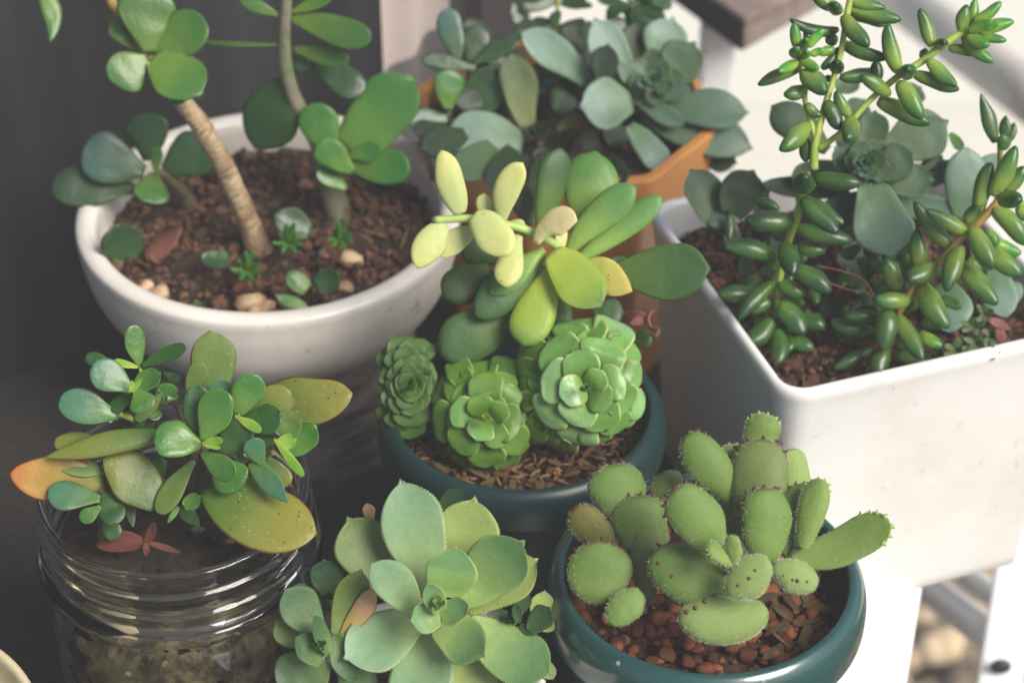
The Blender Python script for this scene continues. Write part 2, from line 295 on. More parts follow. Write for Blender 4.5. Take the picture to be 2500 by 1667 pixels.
# ---------------------------------------------------------------- leaf builder
#        base width, rise, peak, tip k, tip m, thickness/width, cup, mucro
SH = {'spat': (.26, 1.25, .66, 2.1, .5, .22, .05, 0), 'nar': (.35, 1.1, .62, 2.1, .55, .22, .05, 0), 'ov': (.4, .8, .52, 2.0, .6, .22, .06, .03),
      'ech': (.40, 1.1, .62, 2.3, .68, .13, .16, .085), 'echi': (.6, .8, .5, 2.2, .72, .16, .28, .06), 'rnd': (.5, .7, .56, 2.3, .52, .15, .26, .08),
      'bean': (.42, .6, .46, 2.0, .58, .86, 0, 0), 'paw': (.34, .95, .57, 2.7, .5, .58, 0, 0), 'egg': (.2, .6, .5, 2.1, .5, .62, 0, 0),
      'pt': (.4, .8, .45, 1.6, .85, .2, .05, .02), 'fold': (.4, .9, .5, 2, .6, .16, .35, 0), 'club': (.28, 1.2, .64, 2.2, .56, .42, .05, .05)}
def leaf_geo(B, T, W, shape, roll=0, bow=0, lat=0, th=None, cup=None, teeth=0, serr=0, n=22, m=12, hint=None, twist=0):
    wb, a, p, k, mm, th0, cup0, muc = SH[shape]; th = th0 if th is None else th; cup = cup0 if cup is None else cup
    B = np.array(B); T = np.array(T); ax = T - B; ln = np.linalg.norm(ax); tv = ax / ln
    mid = (B + T) / 2; view = nrm(CAM - mid)
    h = nrm(view * .85 + np.array([.12, -.05, .62]) * .38) if hint is None else hint
    h = h - tv * h.dot(tv)
    if np.linalg.norm(h) < .12: h = UPV - tv * UPV.dot(tv)
    h = nrm(h); s0 = nrm(np.cross(tv, h)); rr = R(roll); nv = h * math.cos(rr) + s0 * math.sin(rr)
    s0 = np.cross(tv, nv)
    C = mid + nv * bow * ln + s0 * lat * ln
    C = B + (C - mid) * 2 + (mid - B)
    sN = np.linspace(0, 1, n + 1); u = .35 * sN + .65 * np.sin(np.pi / 2 * sN)
    c = ((1 - u) ** 2)[:, None] * B + (2 * u * (1 - u))[:, None] * C + (u ** 2)[:, None] * T
    tg = (2 * (1 - u))[:, None] * (C - B) + (2 * u)[:, None] * (T - C); tg /= np.linalg.norm(tg, axis=1)[:, None]
    w = np.where(u < p, wb + (1 - wb) * np.sin(np.pi / 2 * np.clip(u / p, 0, 1)) ** a, np.clip(1 - np.clip((u - p) / (1 - p), 0, 1) ** k, 0, 1) ** mm)
    jit = 1 + .035 * np.sin(u * (5 + 4 * random.random()) + random.random() * 6)
    w = w * W * jit; asy = .05 * np.sin(u * (4 + 5 * random.random()) + random.random() * 6); sd3 = random.random() * 99
    if muc: c[-1] += tg[-1] * muc * W; w[-2] = max(w[-2], W * .06)
    side = np.cross(tg, nv[None, :]); side /= np.linalg.norm(side, axis=1)[:, None]; nn = np.cross(side, tg)
    if twist:
        an = R(twist) * u; side, nn = side * np.cos(an)[:, None] + nn * np.sin(an)[:, None], nn * np.cos(an)[:, None] - side * np.sin(an)[:, None]
    ph = np.arange(m) / m * 2 * np.pi; cp, sp = np.cos(ph), np.sin(ph)
    thick = th * W * (np.clip(w / W, 0, 1) ** .55) * (1 - .25 * u)
    V = []; D = []
    arc = np.cumsum(np.r_[0, np.hypot(np.diff(u) * ln, np.diff(w) / 2)])
    for i in range(n + 1):
        ring_w = w[i] / 2; tm = 0; ext = np.zeros(3)
        if i == n: break
        for j in range(m):
            x = cp[j] * (1 + asy[i] * np.sign(cp[j])); y = sp[j]
            yy = y * (.62 if (y > 0 and th < .3) else 1.0)
            q = c[i] + side[i] * ring_w * x + nn[i] * (thick[i] / 2 * yy + cup * ring_w * (x * x - .35))
            e = min(1, abs(cp[j])); tm = 0; q = q + nn[i] * W * .035 * mnoise.noise(Vector((u[i] * 3.2 + sd3, x * 1.6, y)))
            if e > .95:
                if serr: q = q + side[i] * np.sign(x) * W * serr * (1 if i % 2 else -.3)
                if teeth and u[i] > .68:
                    f = abs(((arc[i] / arc[-1]) * 15 + (0 if x > 0 else .35)) % 1 - .5) * 2; f = max(0, f * 2 - 1)
                    amp = min(1, (u[i] - .68) * 6); q = q + (side[i] * np.sign(x) * .7 + tg[i] * .5) * W * teeth * f * amp; tm = f * amp
            if teeth and u[i] > .8 and e > .95: tm = max(tm, .75)
            if teeth and u[i] > .96: tm = max(tm, .5)
            V.append(q); D.append((u[i], e, tm, .5 + .5 * y))
    V.append(c[-1]); D.append((1, 1, 1 if teeth else 0, .5)); V.append(c[0]); D.append((0, 0, 0, .5))
    F = []
    for i in range(n - 1):
        for j in range(m):
            k2 = (j + 1) % m; F.append((i * m + j, i * m + k2, (i + 1) * m + k2, (i + 1) * m + j))
    tipi = n * m; bi = tipi + 1
    for j in range(m):
        F.append(((n - 1) * m + j, (n - 1) * m + (j + 1) % m, tipi)); F.append(((j + 1) % m, j, bi))
    V = np.array(V)
    if teeth or shape in ('paw', 'egg'):
        pass
    return V, F, D
def leaves(plant, frame, t0, data, mat, shape, n=22, m=12, name='leaf', **kw):
    """data rows: base x, y, tip x, y, width (pixels of the sheet), base and tip height in cm above t0, options"""
    ox, oy, s = frame; out = []
    for row in data:
        o = dict(kw); o.update(row[7] if len(row) > 7 else {})
        bx, by, tx, ty, w, d, dt = row[:7]
        tb, tt = t0 - d * .01, t0 - dt * .01
        Bp = P(ox + bx * s, oy + by * s, tb); Tp = P(ox + tx * s, oy + ty * s, tt)
        W = w * s * (tb + tt) / 2 / FPX * ({'bean': 1.0, 'paw': 1.07}.get(o.get('sh', shape), 1.1))
        mt = o.pop('mat', mat); sh = o.pop('sh', shape); o.pop('lab', None)
        nm = o.pop('name', name); fuzz = o.pop('fuzz', 0); fl = o.pop('lab2', None)
        o.setdefault('roll', random.uniform(-14, 14))
        nn_ = o.pop('n', n)
        if sh == 'bean': o.setdefault('lat', random.uniform(-.08, .08)); o.setdefault('bow', random.uniform(-.05, .07)); W *= random.uniform(.82, 1.12)
        V, F, D = leaf_geo(Bp, Tp, W, sh, n=nn_, m=m, **o)
        ob = mk(nm, V, F, M[mt], plant, attr=D)
        if fl: ob['label'] = fl
        if o.get('teeth') and mt in TOOTHC: teeth_mesh(ob, plant, V, D, nn_, m, W, TOOTHC[mt])
        if fuzz: fuzz_mesh(ob, plant, V, F, D, fuzz)
        out.append(ob)
    return out
def fuzz_mesh(leaf, plant, V, F, D, cnt):
    off = world_loc(plant); fs = [f for f in F if len(f) == 4]
    ar = []; 
    for f in fs:
        a, b, c, d = (V[i] for i in f); ar.append(np.linalg.norm(np.cross(c - a, d - b)) / 2)
    ar = np.array(ar); ev = np.array([.25 + 2.2 * (D[f[0]][1] > .7) for f in fs]); ar = ar * ev; idx = rng.choice(len(fs), cnt * 6 // 10, p=ar / ar.sum()); cen = V.mean(0)
    VV = []; FF = []
    for q in idx:
        a, b, c, d = (V[i] for i in fs[q]); s, t = rng.random(2)
        p0 = a * (1 - s) * (1 - t) + b * s * (1 - t) + c * s * t + d * (1 - s) * t
        nv = nrm(np.cross(c - a, d - b)); 
        if nv.dot(p0 - cen) < 0: nv = -nv
        dr = nrm(nv + rng.normal(0, .3, 3)); sd = nrm(np.cross(dr, CAM - p0)) * .000028; l = rng.uniform(.0005, .0009)
        i = len(VV); VV += [p0 - sd, p0 + sd, p0 + dr * l]; FF.append((i, i + 1, i + 2))
    me = bpy.data.meshes.new('fuzz'); me.from_pydata((np.array(VV) - off).tolist(), [], FF); me.materials.append(M['hair'])
    o = bpy.data.objects.new('fuzz', me); scene.collection.objects.link(o); o.parent = leaf; o['kind'] = 'stuff'
def teeth_mesh(leaf, plant, V, D, n, m, W, mat):
    h = m // 2; ln = [(V[i * m], D[i * m][0]) for i in range(n)] + [(V[n * m], 1)] + [(V[i * m + h], D[i * m + h][0]) for i in range(n - 1, -1, -1)]
    pts = [p for p, u in ln if u > .76]; cen = sum(V[i * m:(i + 1) * m].mean(0) for i in range(n // 2, n // 2 + 2)) / 2
    off = world_loc(plant); VV = []; FF = []; acc = 0; step = W * .19
    for a, b in zip(pts, pts[1:]):
        d = np.linalg.norm(b - a); acc += d
        if acc >= step:
            acc = random.uniform(-.25, .15) * step; t = nrm(b - a); o = nrm(b - cen); o = nrm(o - t * o.dot(t)); r = W * random.uniform(.042, .058); q = np.cross(t, o); c = b - o * r * .7; i0 = len(VV)
            for k in range(6):
                an = k / 6 * 6.283; VV.append(c + t * math.cos(an) * r * 1.6 + q * math.sin(an) * r)
            for k in range(6):
                an = k / 6 * 6.283; VV.append(c + o * r * 1.2 + t * math.cos(an) * r * .7 + q * math.sin(an) * r * .5)
            VV.append(c + o * r * 2.5 + t * r * random.uniform(-.3, .5))
            for k in range(6): FF += [(i0 + k, i0 + (k + 1) % 6, i0 + 6 + (k + 1) % 6, i0 + 6 + k), (i0 + 6 + k, i0 + 6 + (k + 1) % 6, i0 + 12)]
    if not VV: return
    me = bpy.data.meshes.new('teeth'); me.from_pydata((np.array(VV) - off).tolist(), [], FF); me.materials.append(mat); me.polygons.foreach_set('use_smooth', [True] * len(FF))
    o = bpy.data.objects.new('teeth', me); scene.collection.objects.link(o); o.parent = leaf; o['kind'] = 'stuff'
def tube(pts, rad, seg=10, sub=6, wob=0):
    pts = [np.array(p, float) for p in pts]; n = len(pts); C = []; Rr = []
    for i in range(n - 1):
        p0 = pts[max(i - 1, 0)]; p1 = pts[i]; p2 = pts[i + 1]; p3 = pts[min(i + 2, n - 1)]
        for k in range(sub):
            t = k / sub; C.append(.5 * (2 * p1 + (p2 - p0) * t + (2 * p0 - 5 * p1 + 4 * p2 - p3) * t * t + (3 * p1 - p0 - 3 * p2 + p3) * t ** 3)); Rr.append(rad[i] * (1 - t) + rad[i + 1] * t)
    C.append(pts[-1]); Rr.append(rad[-1]); C = np.array(C); V = []; F = []; D = []; m = len(C)
    ref = np.array([.3, .2, 1.]); 
    for i in range(m):
        tg = nrm(C[min(i + 1, m - 1)] - C[max(i - 1, 0)]); s = nrm(np.cross(tg, ref)); q = np.cross(s, tg); ref = q if abs(q.dot(tg)) < .9 else ref
        r = Rr[i] * (1 + wob * (random.random() - .5))
        for j in range(seg):
            a = j / seg * 2 * math.pi; rw = r * (1 + wob * 2.5 * mnoise.noise(Vector(C[i] * 90 + np.array([math.cos(a), math.sin(a), 0])))); V.append(C[i] + rw * (s * math.cos(a) + q * math.sin(a))); D.append((i / (m - 1), 0, 0, .5))
    for i in range(m - 1):
        for j in range(seg): F.append((i * seg + j, i * seg + (j + 1) % seg, (i + 1) * seg + (j + 1) % seg, (i + 1) * seg + j))
    F.append(tuple(range(seg))[::-1]); F.append(tuple((m - 1) * seg + j for j in range(seg)))
    return np.array(V), F, D
def stem(plant, frame, t0, pts, mat, name='stem', seg=10, wob=0):
    """pts rows: x, y, height in cm above t0, width in sheet pixels"""
    ox, oy, s = frame; W = []; rr = []
    for x, y, d, w in pts:
        t = t0 - d * .01; W.append(P(ox + x * s, oy + y * s, t)); rr.append(w * s * t / FPX / 2)
    V, F, D = tube(W, rr, seg, wob=wob)
    return mk(name, V, F, M[mat], plant, attr=D)
def lathe(prof, cx, cy, seg=96):
    V = []; F = []; n = len(prof)
    for r, z in prof:
        for j in range(seg):
            a = j / seg * 2 * math.pi; V.append((cx + r * math.cos(a), cy + r * math.sin(a), z))
    for i in range(n - 1):
        for j in range(seg): F.append((i * seg + j, i * seg + (j + 1) % seg, (i + 1) * seg + (j + 1) % seg, (i + 1) * seg + j))
    F.append(tuple((n - 1) * seg + j for j in range(seg)))
    return np.array(V), F
def spl(pts, k=5):
    """smooth a (r, z) profile"""
    pts = [np.array(p, float) for p in pts]; out = []; n = len(pts)
    for i in range(n - 1):
        p0 = pts[max(i - 1, 0)]; p1 = pts[i]; p2 = pts[i + 1]; p3 = pts[min(i + 2, n - 1)]
        for q in range(k):
            t = q / k; out.append(.5 * (2 * p1 + (p2 - p0) * t + (2 * p0 - 5 * p1 + 4 * p2 - p3) * t * t + (3 * p1 - p0 - 3 * p2 + p3) * t ** 3))
    out.append(pts[-1]); return [tuple(p) for p in out]
def box(c, half, ax=None):
    c = np.array(c); ax = np.eye(3) if ax is None else np.array(ax); V = []
    for i in (-1, 1):
        for j in (-1, 1):
            for k in (-1, 1): V.append(c + ax[0] * i * half[0] + ax[1] * j * half[1] + ax[2] * k * half[2])
    return np.array(V), [(0, 1, 3, 2), (4, 6, 7, 5), (0, 4, 5, 1), (2, 3, 7, 6), (0, 2, 6, 4), (1, 5, 7, 3)]
def bev(o, w=.002, s=2):
    md = o.modifiers.new('edge', 'BEVEL'); md.width = w; md.segments = s; md.limit_method = 'ANGLE'; return o
def beam(a, b, w, h):
    a = np.array(a); b = np.array(b); t = nrm(b - a); s = nrm(np.cross(t, [0, 0, 1.])); u = np.cross(s, t)
    return box((a + b) / 2, (np.linalg.norm(b - a) / 2, w / 2, h / 2), (t, s, u))
ICO_V = []; 
_t = (1 + 5 ** .5) / 2
ICO_V = np.array([(-1, _t, 0), (1, _t, 0), (-1, -_t, 0), (1, -_t, 0), (0, -1, _t), (0, 1, _t), (0, -1, -_t), (0, 1, -_t), (_t, 0, -1), (_t, 0, 1), (-_t, 0, -1), (-_t, 0, 1)]) / math.sqrt(1 + _t * _t)
ICO_F = [(0, 11, 5), (0, 5, 1), (0, 1, 7), (0, 7, 10), (0, 10, 11), (1, 5, 9), (5, 11, 4), (11, 10, 2), (10, 7, 6), (7, 1, 8), (3, 9, 4), (3, 4, 2), (3, 2, 6), (3, 6, 8), (3, 8, 9), (4, 9, 5), (2, 4, 11), (6, 2, 10), (8, 6, 7), (9, 8, 1)]
def subd(V, F):
    V = [tuple(v) for v in V]; cache = {}; G = []
    def mp(a, b):
        k = (min(a, b), max(a, b))
        if k not in cache: cache[k] = len(V); V.append(tuple(nrm(np.array(V[a]) + np.array(V[b]))))
        return cache[k]
    for a, b, c in F:
        x, y, z = mp(a, b), mp(b, c), mp(c, a); G += [(a, x, z), (b, y, x), (c, z, y), (x, y, z)]
    return np.array(V), G
ICO2 = subd(ICO_V, ICO_F)
def rock(sz, rough=.25, hi=True, sq=(1, 1, 1)):
    V, F = ICO2 if hi else (ICO_V, ICO_F); sd = rng.random(3) * 50
    k = np.array([1 + rough * 2 * (mnoise.noise(Vector(v * 1.1 + sd))) for v in V])
    return V * k[:, None] * np.array(sq) * sz, F
def rotm(rx, ry, rz):
    cx, sx_, cyy, sy, cz, sz = math.cos(rx), math.sin(rx), math.cos(ry), math.sin(ry), math.cos(rz), math.sin(rz)
    return np.array([[cz, -sz, 0], [sz, cz, 0], [0, 0, 1]]) @ np.array([[cyy, 0, sy], [0, 1, 0], [-sy, 0, cyy]]) @ np.array([[1, 0, 0], [0, cx, -sx_], [0, sx_, cx]])
def soil_disc(parent, cx, cy, r, z, mat, amp=.003, hole=None, name='soil', inside=None):
    n = 46; V = []; F = []; idx = {}
    for i in range(n + 1):
        for j in range(n + 1):
            x = -1 + 2 * i / n; y = -1 + 2 * j / n
            x2, y2 = x * math.sqrt(1 - y * y / 2), y * math.sqrt(1 - x * x / 2)
            if inside: x2, y2 = x, y
            X, Y = (cx + x2 * r, cy + y2 * r) if not inside else inside(x, y)
            h = mnoise.noise(Vector((X * 60, Y * 60, 3))) * amp + mnoise.noise(Vector((X * 220, Y * 220, 9))) * amp * .6 + amp * .3
            idx[i, j] = len(V); V.append((X, Y, z + h))
    for i in range(n):
        for j in range(n): F.append((idx[i, j], idx[i + 1, j], idx[i + 1, j + 1], idx[i, j + 1]))
    o = mk(name, V, F, M[mat], parent); o['kind'] = 'stuff'; return o
def crumbs(parent, cnt, sampler, size, mat, name='crumbs', stretch=1):
    parts = []
    for _ in range(cnt):
        x, y, z = sampler(); s = random.uniform(*size); V, F = rock(s, .3, mat == 'gpeb', (1, random.uniform(.6, 1), random.uniform(.5, .9)) if stretch == 1 else (stretch, .5, .35))
        V = V @ rotm(random.uniform(-.5, .5), random.uniform(-.5, .5), random.uniform(0, 6.3)).T + np.array([x, y, z]); parts.append((V, F))
    V, F = join(parts); o = mk(name, V, F, M[mat], parent, smooth=(mat == 'gpeb')); o['kind'] = 'stuff'; return o
def pieces(parent, name, cnt, sampler, size, mats, kind='peb', variants=7):
    mes = {}
    for mt in mats:
        L_ = []
        for k in range(variants):
            if kind == 'peb': V, F = rock(1, .22, True, (1, random.uniform(.7, .95), random.uniform(.55, .8))); sm = True
            elif kind == 'chip': V, F = rock(1, .3, False, (1.7, .55, .22)); sm = False
            else: V, F = rock(1, .35, False, (1, .75, .7)); sm = False
            me = bpy.data.meshes.new(name); me.from_pydata(V.tolist(), [], F); me.materials.append(M[mt])
            if sm: me.polygons.foreach_set('use_smooth', [True] * len(F))
            L_.append(me)
        mes[mt] = L_
    off = world_loc(parent)
    for _ in range(cnt):
        x, y, z = sampler(); me = random.choice(mes[random.choice(mats)]); o = bpy.data.objects.new(name, me); scene.collection.objects.link(o)
        o.parent = parent; o.location = (x - off[0], y - off[1], z - off[2]); s = random.uniform(*size); o.scale = (s, s, s)
        o.rotation_euler = (random.uniform(-.5, .5), random.uniform(-.5, .5), random.uniform(0, 6.3)) if kind != 'chip' else (random.uniform(-.6, .6), random.uniform(-.5, .5), random.uniform(0, 6.3))
def disc_s(cx, cy, r, z, zj=.002):
    def f():
        a = random.uniform(0, 6.283); q = r * math.sqrt(random.random()); return cx + q * math.cos(a), cy + q * math.sin(a), z + random.uniform(0, zj)
    return f
K1 = (0, 0, .5102); K2 = (500, 0, .5102); K3 = (1000, 0, .3614); K4 = (950, 350, .3826); K5 = (1600, 0, .3827); K6 = (1600, 380, .3954)
K7 = (900, 740, .3189); K8 = (0, 780, .3826); K9 = (0, 1100, .3615); K10 = (650, 1150, .3297); K11 = (1300, 980, .4382); V0 = (0, 0, 1.063)

TB = -.027      # height of the table top
def bz(prof): return [(r, z if z > .05 else TB + z * (.05 - TB) / .05) for r, z in prof]
# ---------------------------------------------------------------- the setting
def flat(name, x0, x1, y0, y1, z, mat, kind='structure'):
    o = mk(name, [(x0, y0, z), (x1, y0, z), (x1, y1, z), (x0, y1, z)], [(0, 1, 2, 3)], M[mat], smooth=False); o['kind'] = kind; return o
ground = flat('ground', -4, 4.2, -3, 7, -.75, 'ground')
floor = tag(bpy.data.objects.new('patio_floor', None), kind='structure'); scene.collection.objects.link(floor); floor.location = (0, 1.6, -.75)
me_t = None
for i in range(9):
    for j in range(9):
        if me_t is None:
            V, F = box((0, 0, 0), (.238, .238, .02)); me_t = bpy.data.meshes.new('tile'); me_t.from_pydata(V.tolist(), [], F); me_t.materials.append(M['tile'])
        o = bpy.data.objects.new('tile', me_t); scene.collection.objects.link(o); o.parent = floor
        o.location = (-.5 + i * .482 + j * .0, .28 + j * .482, .022 + random.uniform(0, .002))
big = flat('paving', -4, 4.2, 4.42, 7, -.735, 'tile')
# pebbles in the bed beside the table
def s_bed():
    return random.uniform(.05, 1.0), random.uniform(.75, 1.6), random.uniform(-.745, -.725)
bed = empty('pebble_bed', (.35, 1.2, -.75)); bed['kind'] = 'structure'
pieces(bed, 'pebble', 290, lambda: (random.uniform(.2, .55), random.uniform(1.05, 1.5), random.uniform(-.745, -.725)), (.012, .026), ['gpeb'])
crumbs(bed, 900, s_bed, (.01, .022), 'gpeb', 'small_pebbles')
# wall with the insect screen: runs from the left front to the right back
wd = np.array([.8, .6, 0]); wnv = np.array([-.6, .8, 0]); w0 = np.array([-.158, .828, 0])
def wallbox(name, s0, s1, z0, z1, back, th, mat, parent=None):
    c = w0 + wd * (s0 + s1) / 2 + wnv * (back + th / 2) + np.array([0, 0, (z0 + z1) / 2])
    V, F = box(c, ((s1 - s0) / 2, th / 2, (z1 - z0) / 2), (wd, wnv, np.array([0, 0, 1.]))); return mk(name, V, F, M[mat], parent, smooth=False)
scr = empty('screen_door', w0, 'dark insect screen door with a pale curtain glowing behind its mesh', 'screen door')
scr.rotation_euler = (0, 0, math.atan2(.6, .8))
def scr_local(name, V, F, mat):
    off = np.array(w0); V = (np.asarray(V) - off) @ np.array([wd, wnv, [0, 0, 1.]]).T
    me = bpy.data.meshes.new(name); me.from_pydata(V.tolist(), [], F); me.materials.append(M[mat]); o = bpy.data.objects.new(name, me); scene.collection.objects.link(o); o.parent = scr; return o
def sb(name, s0, s1, z0, z1, back, th, mat):
    c = w0 + wd * (s0 + s1) / 2 + wnv * (back + th / 2) + np.array([0, 0, (z0 + z1) / 2]); V, F = box(c, ((s1 - s0) / 2, th / 2, (z1 - z0) / 2), (wd, wnv, np.array([0, 0, 1.]))); return scr_local(name, V, F, mat)
# pleated mesh sheet
V = []; F = []; nx = 300
for i in range(nx + 1):
    s = -3.0 + 3.174 * i / nx; b = .0025 * math.sin(s * 46) + .0015 * math.sin(s * 117 + 1)
    for z in (-.75, 1.6): V.append(w0 + wd * s + wnv * b + np.array([0, 0, z]))
for i in range(nx): F.append((2 * i, 2 * i + 2, 2 * i + 3, 2 * i + 1))
me_s = scr_local('mesh', V, F, 'screen')
sb('door_frame', .174, .202, -.75, 1.6, -.008, .03, 'frame')
sb('door_frame', -3.05, -3.0, -.75, 1.6, -.01, .03, 'frame')
room = tag(wallbox('dark_wall', -3.2, .202, -.75, 1.7, .3, .02, 'darkwall'), kind='structure'); room.name = 'wall'
rs = tag(wallbox('wall', .202, .215, -.75, 1.7, .02, .3, 'darkwall'), kind='structure')
rt = tag(wallbox('ceiling', -3.2, .215, 1.62, 1.65, .0, .32, 'darkwall'), kind='structure')
# curtain with folds behind the mesh
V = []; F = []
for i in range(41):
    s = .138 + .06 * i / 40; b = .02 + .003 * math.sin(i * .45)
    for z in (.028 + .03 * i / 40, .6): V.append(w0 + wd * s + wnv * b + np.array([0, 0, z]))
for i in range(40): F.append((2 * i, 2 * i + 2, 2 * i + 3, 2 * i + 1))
cu = mk('curtain', V, F, M['curtain']); tag(cu, 'pale pink curtain with an added glow hanging behind the dark insect mesh', 'curtain')
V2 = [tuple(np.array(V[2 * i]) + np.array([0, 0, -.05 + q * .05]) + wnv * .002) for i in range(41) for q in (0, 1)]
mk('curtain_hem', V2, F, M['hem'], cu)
# table
tb_ = empty('plant_table', (0, .4, TB), 'white topped plant table under the pots', 'table')
q0 = PZ(2121 * 1.063, 1325 * 1.063, TB); e = nrm(q0 - PZ(2082 * 1.063, 1568 * 1.063, TB)); rgt = [q0 - e * .9]
poly = [rgt[0], q0 + e * .15, np.array([.08, .86, TB]), np.array([-.03, .905, TB]), np.array([-.6, .475, TB]), np.array([-.6, rgt[0][1], TB])]
V = [tuple(p) for p in poly] + [tuple(p + np.array([0, 0, -.022])) for p in poly]; k = len(poly)
F = [tuple(range(k)), tuple(range(k, 2 * k))[::-1]] + [(i, k + i, k + (i + 1) % k, (i + 1) % k) for i in range(k)]
bev(mk('table_top', V, F, M['table'], tb_, smooth=False), .004, 3)
for x, y in ((-.5, -.2), (-.07, -.2), (-.45, .5), (.14, .74)):
    V, F = box((x, y, -.396), (.018, .018, .354)); bev(mk('leg', V, F, M['wmetal'], tb_, smooth=False), .003)
# dark woven mat on the left; its right part stands in for shade on the table
mp_ = [(-.58, .0), (-.03, .0), (-.022, .46), (.02, .575), (.088, .596), (.115, .73), (.06, .85), (.0, .887), (-.03, .903), (-.598, .474)]
V = [(x, y, TB + .0035) for x, y in mp_] + [(x, y, TB + .0003) for x, y in mp_]; k = len(mp_)
F = [tuple(range(k)), tuple(range(k, 2 * k))[::-1]] + [(i, k + i, k + (i + 1) % k, (i + 1) % k) for i in range(k)]
tag(mk('mat_and_table_shade', V, F, M['mat'], smooth=False), 'dark woven mat under the jar and the round white pot, its right part standing in for table shade', 'mat')
# weathered bench in the bright corner
bn = empty('wooden_bench', (.12, 1.02, -.75), 'weathered board bench on a white post behind the planter', 'bench')
c0 = np.array([.1152, 1.0, 0]); e1 = (PZ(1643, 0, 0) - c0) * np.array([1, 1, 0]) * 3.2; e2 = np.array([.083, .086, 0]) * 4.5
for q, (f0, f1) in enumerate(((0, .46), (.475, 1.0))):
    b0 = c0 + e1 * f0; b1 = c0 + e1 * f1; pts = [b0, b0 + e2, b1 + e2, b1]; h = np.array([0, 0, .018])
    V = [tuple(p) for p in pts] + [tuple(p + h) for p in pts]
    bev(mk('board', V, [(3, 2, 1, 0), (4, 5, 6, 7), (0, 1, 5, 4), (1, 2, 6, 5), (2, 3, 7, 6), (3, 0, 4, 7)], M['wood'], bn, smooth=False), .002)
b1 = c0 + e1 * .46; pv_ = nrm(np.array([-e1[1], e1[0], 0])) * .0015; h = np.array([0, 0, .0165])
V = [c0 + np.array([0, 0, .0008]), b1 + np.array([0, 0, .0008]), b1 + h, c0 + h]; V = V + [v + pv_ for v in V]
mk('board_end_shade', V, [(0, 1, 2, 3), (7, 6, 5, 4), (0, 4, 5, 1), (1, 5, 6, 2), (2, 6, 7, 3), (3, 7, 4, 0)], M['end_shade'], bn, smooth=False)  # thin plate over the end face, its shade painted in as darker wood
for px, py in ((.106, 1.04), (.40, 1.33)):
    V, F = box((px, py, -.3765), (.009, .009, .3735)); bev(mk('post', V, F, M['wmetal'], bn, smooth=False), .002)
# white metal rack on the bright side
rk = empty('metal_rack', (.36, 1.0, -.75), 'white painted metal rack with diagonal braces and a dark bolt', 'rack')
def rb(nm, a, b, w, h, mat='wmetal'):
    V, F = beam(a, b, w, h); return bev(mk(nm, V, F, M[mat], rk, smooth=False), .002)
S = 1.063
def rbt(nm, a, b, w, h, mat='wmetal'):
    V, F, D = tube([a, (a + b) / 2, b], [w / 2] * 3, 16, 2); return mk(nm, V, F, M[mat], rk)
legt = P(2362 * S, 1120 * S, 1.06); legb = legt + np.array([-.0, -.06, -.9]); legb = P(2296 * S, 1560 * S, 1.02); dv = nrm(legb - legt); legb2 = legb + dv * ((legb[2] + .73) / -dv[2])
rb('leg', legt - dv * .25, legb2, .019, .019)
bp_ = P(2298 * S, 1530 * S, 1.008)
V, F = rock(.0048, 0, True, (1, .55, .8)); mk('bolt', V + bp_, F, M['bolt'], rk)
rbt('brace', P(2080 * S, 1310 * S, 1.3), P(2330 * S, 1500 * S, 1.06), .017, .012)
rbt('brace', P(2150 * S, 1270 * S, 1.25), P(2330 * S, 1400 * S, 1.07), .012, .01)
rbt('rail', P(2040 * S, -20 * S, 1.75), P(2480 * S, 300 * S, 1.35), .034, .018, 'railc')
rbt('rail', P(1960 * S, -30 * S, 2.1), P(2480 * S, 270 * S, 1.75), .006, .006, 'railc')

# ---------------------------------------------------------------- pots
GP = [(.032, 0), (.036, .0005), (.0385, .02), (.0425, .05), (.0450, .0625), (.0456, .0645), (.0485, .065), (.0500, .0672), (.0505, .0715), (.0502, .077), (.0488, .0812), (.0468, .0835), (.0452, .0838), (.0442, .0830), (.0440, .080), (.0432, .066), (.042, .055)]
def green_pot(cx, cy, top, label, mat):
    r = empty('plant_pot', (cx, cy, TB), label, 'pot', 'round dark teal plastic pots')
    k = top / .0838; prof = bz([(a, b * k) for a, b in GP])
    V, F = lathe(spl(prof[:6], 4)[:-1] + spl(prof[6:], 4), cx, cy); mk('pot_body', V, F[:-1], M[mat], r); return r
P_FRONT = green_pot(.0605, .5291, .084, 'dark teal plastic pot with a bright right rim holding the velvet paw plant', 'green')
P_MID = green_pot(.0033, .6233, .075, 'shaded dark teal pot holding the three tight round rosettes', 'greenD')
soil_disc(P_FRONT, .0605, .5291, .0436, .0655, 'soilR', .002)
soil_disc(P_MID, .0033, .6233, .0436, .060, 'soil', .002)
pieces(P_FRONT, 'pebble', 270, disc_s(.0605, .5291, .0405, .0665, .003), (.0017, .0037), ['peb', 'peb', 'pebD'])
pieces(P_FRONT, 'bark_chip', 26, lambda: (lambda a, q: (.0605 + q * math.cos(a), .5291 + q * math.sin(a), .0705))(random.uniform(-.9, .5), random.uniform(.018, .038)), (.0022, .0038), ['chipG'], 'chip')
crumbs(P_FRONT, 500, disc_s(.0605, .5291, .0425, .0655, .002), (.0007, .0016), 'soilR', 'grit')
crumbs(P_MID, 700, disc_s(.0033, .6233, .042, .0605, .003), (.0007, .0015), 'chip', 'wood_shreds', 2.2)
pieces(P_MID, 'bark_chip', 270, disc_s(.0033, .6233, .041, .0605, .005), (.0013, .0027), ['chip', 'chip', 'chipG'], 'chip')
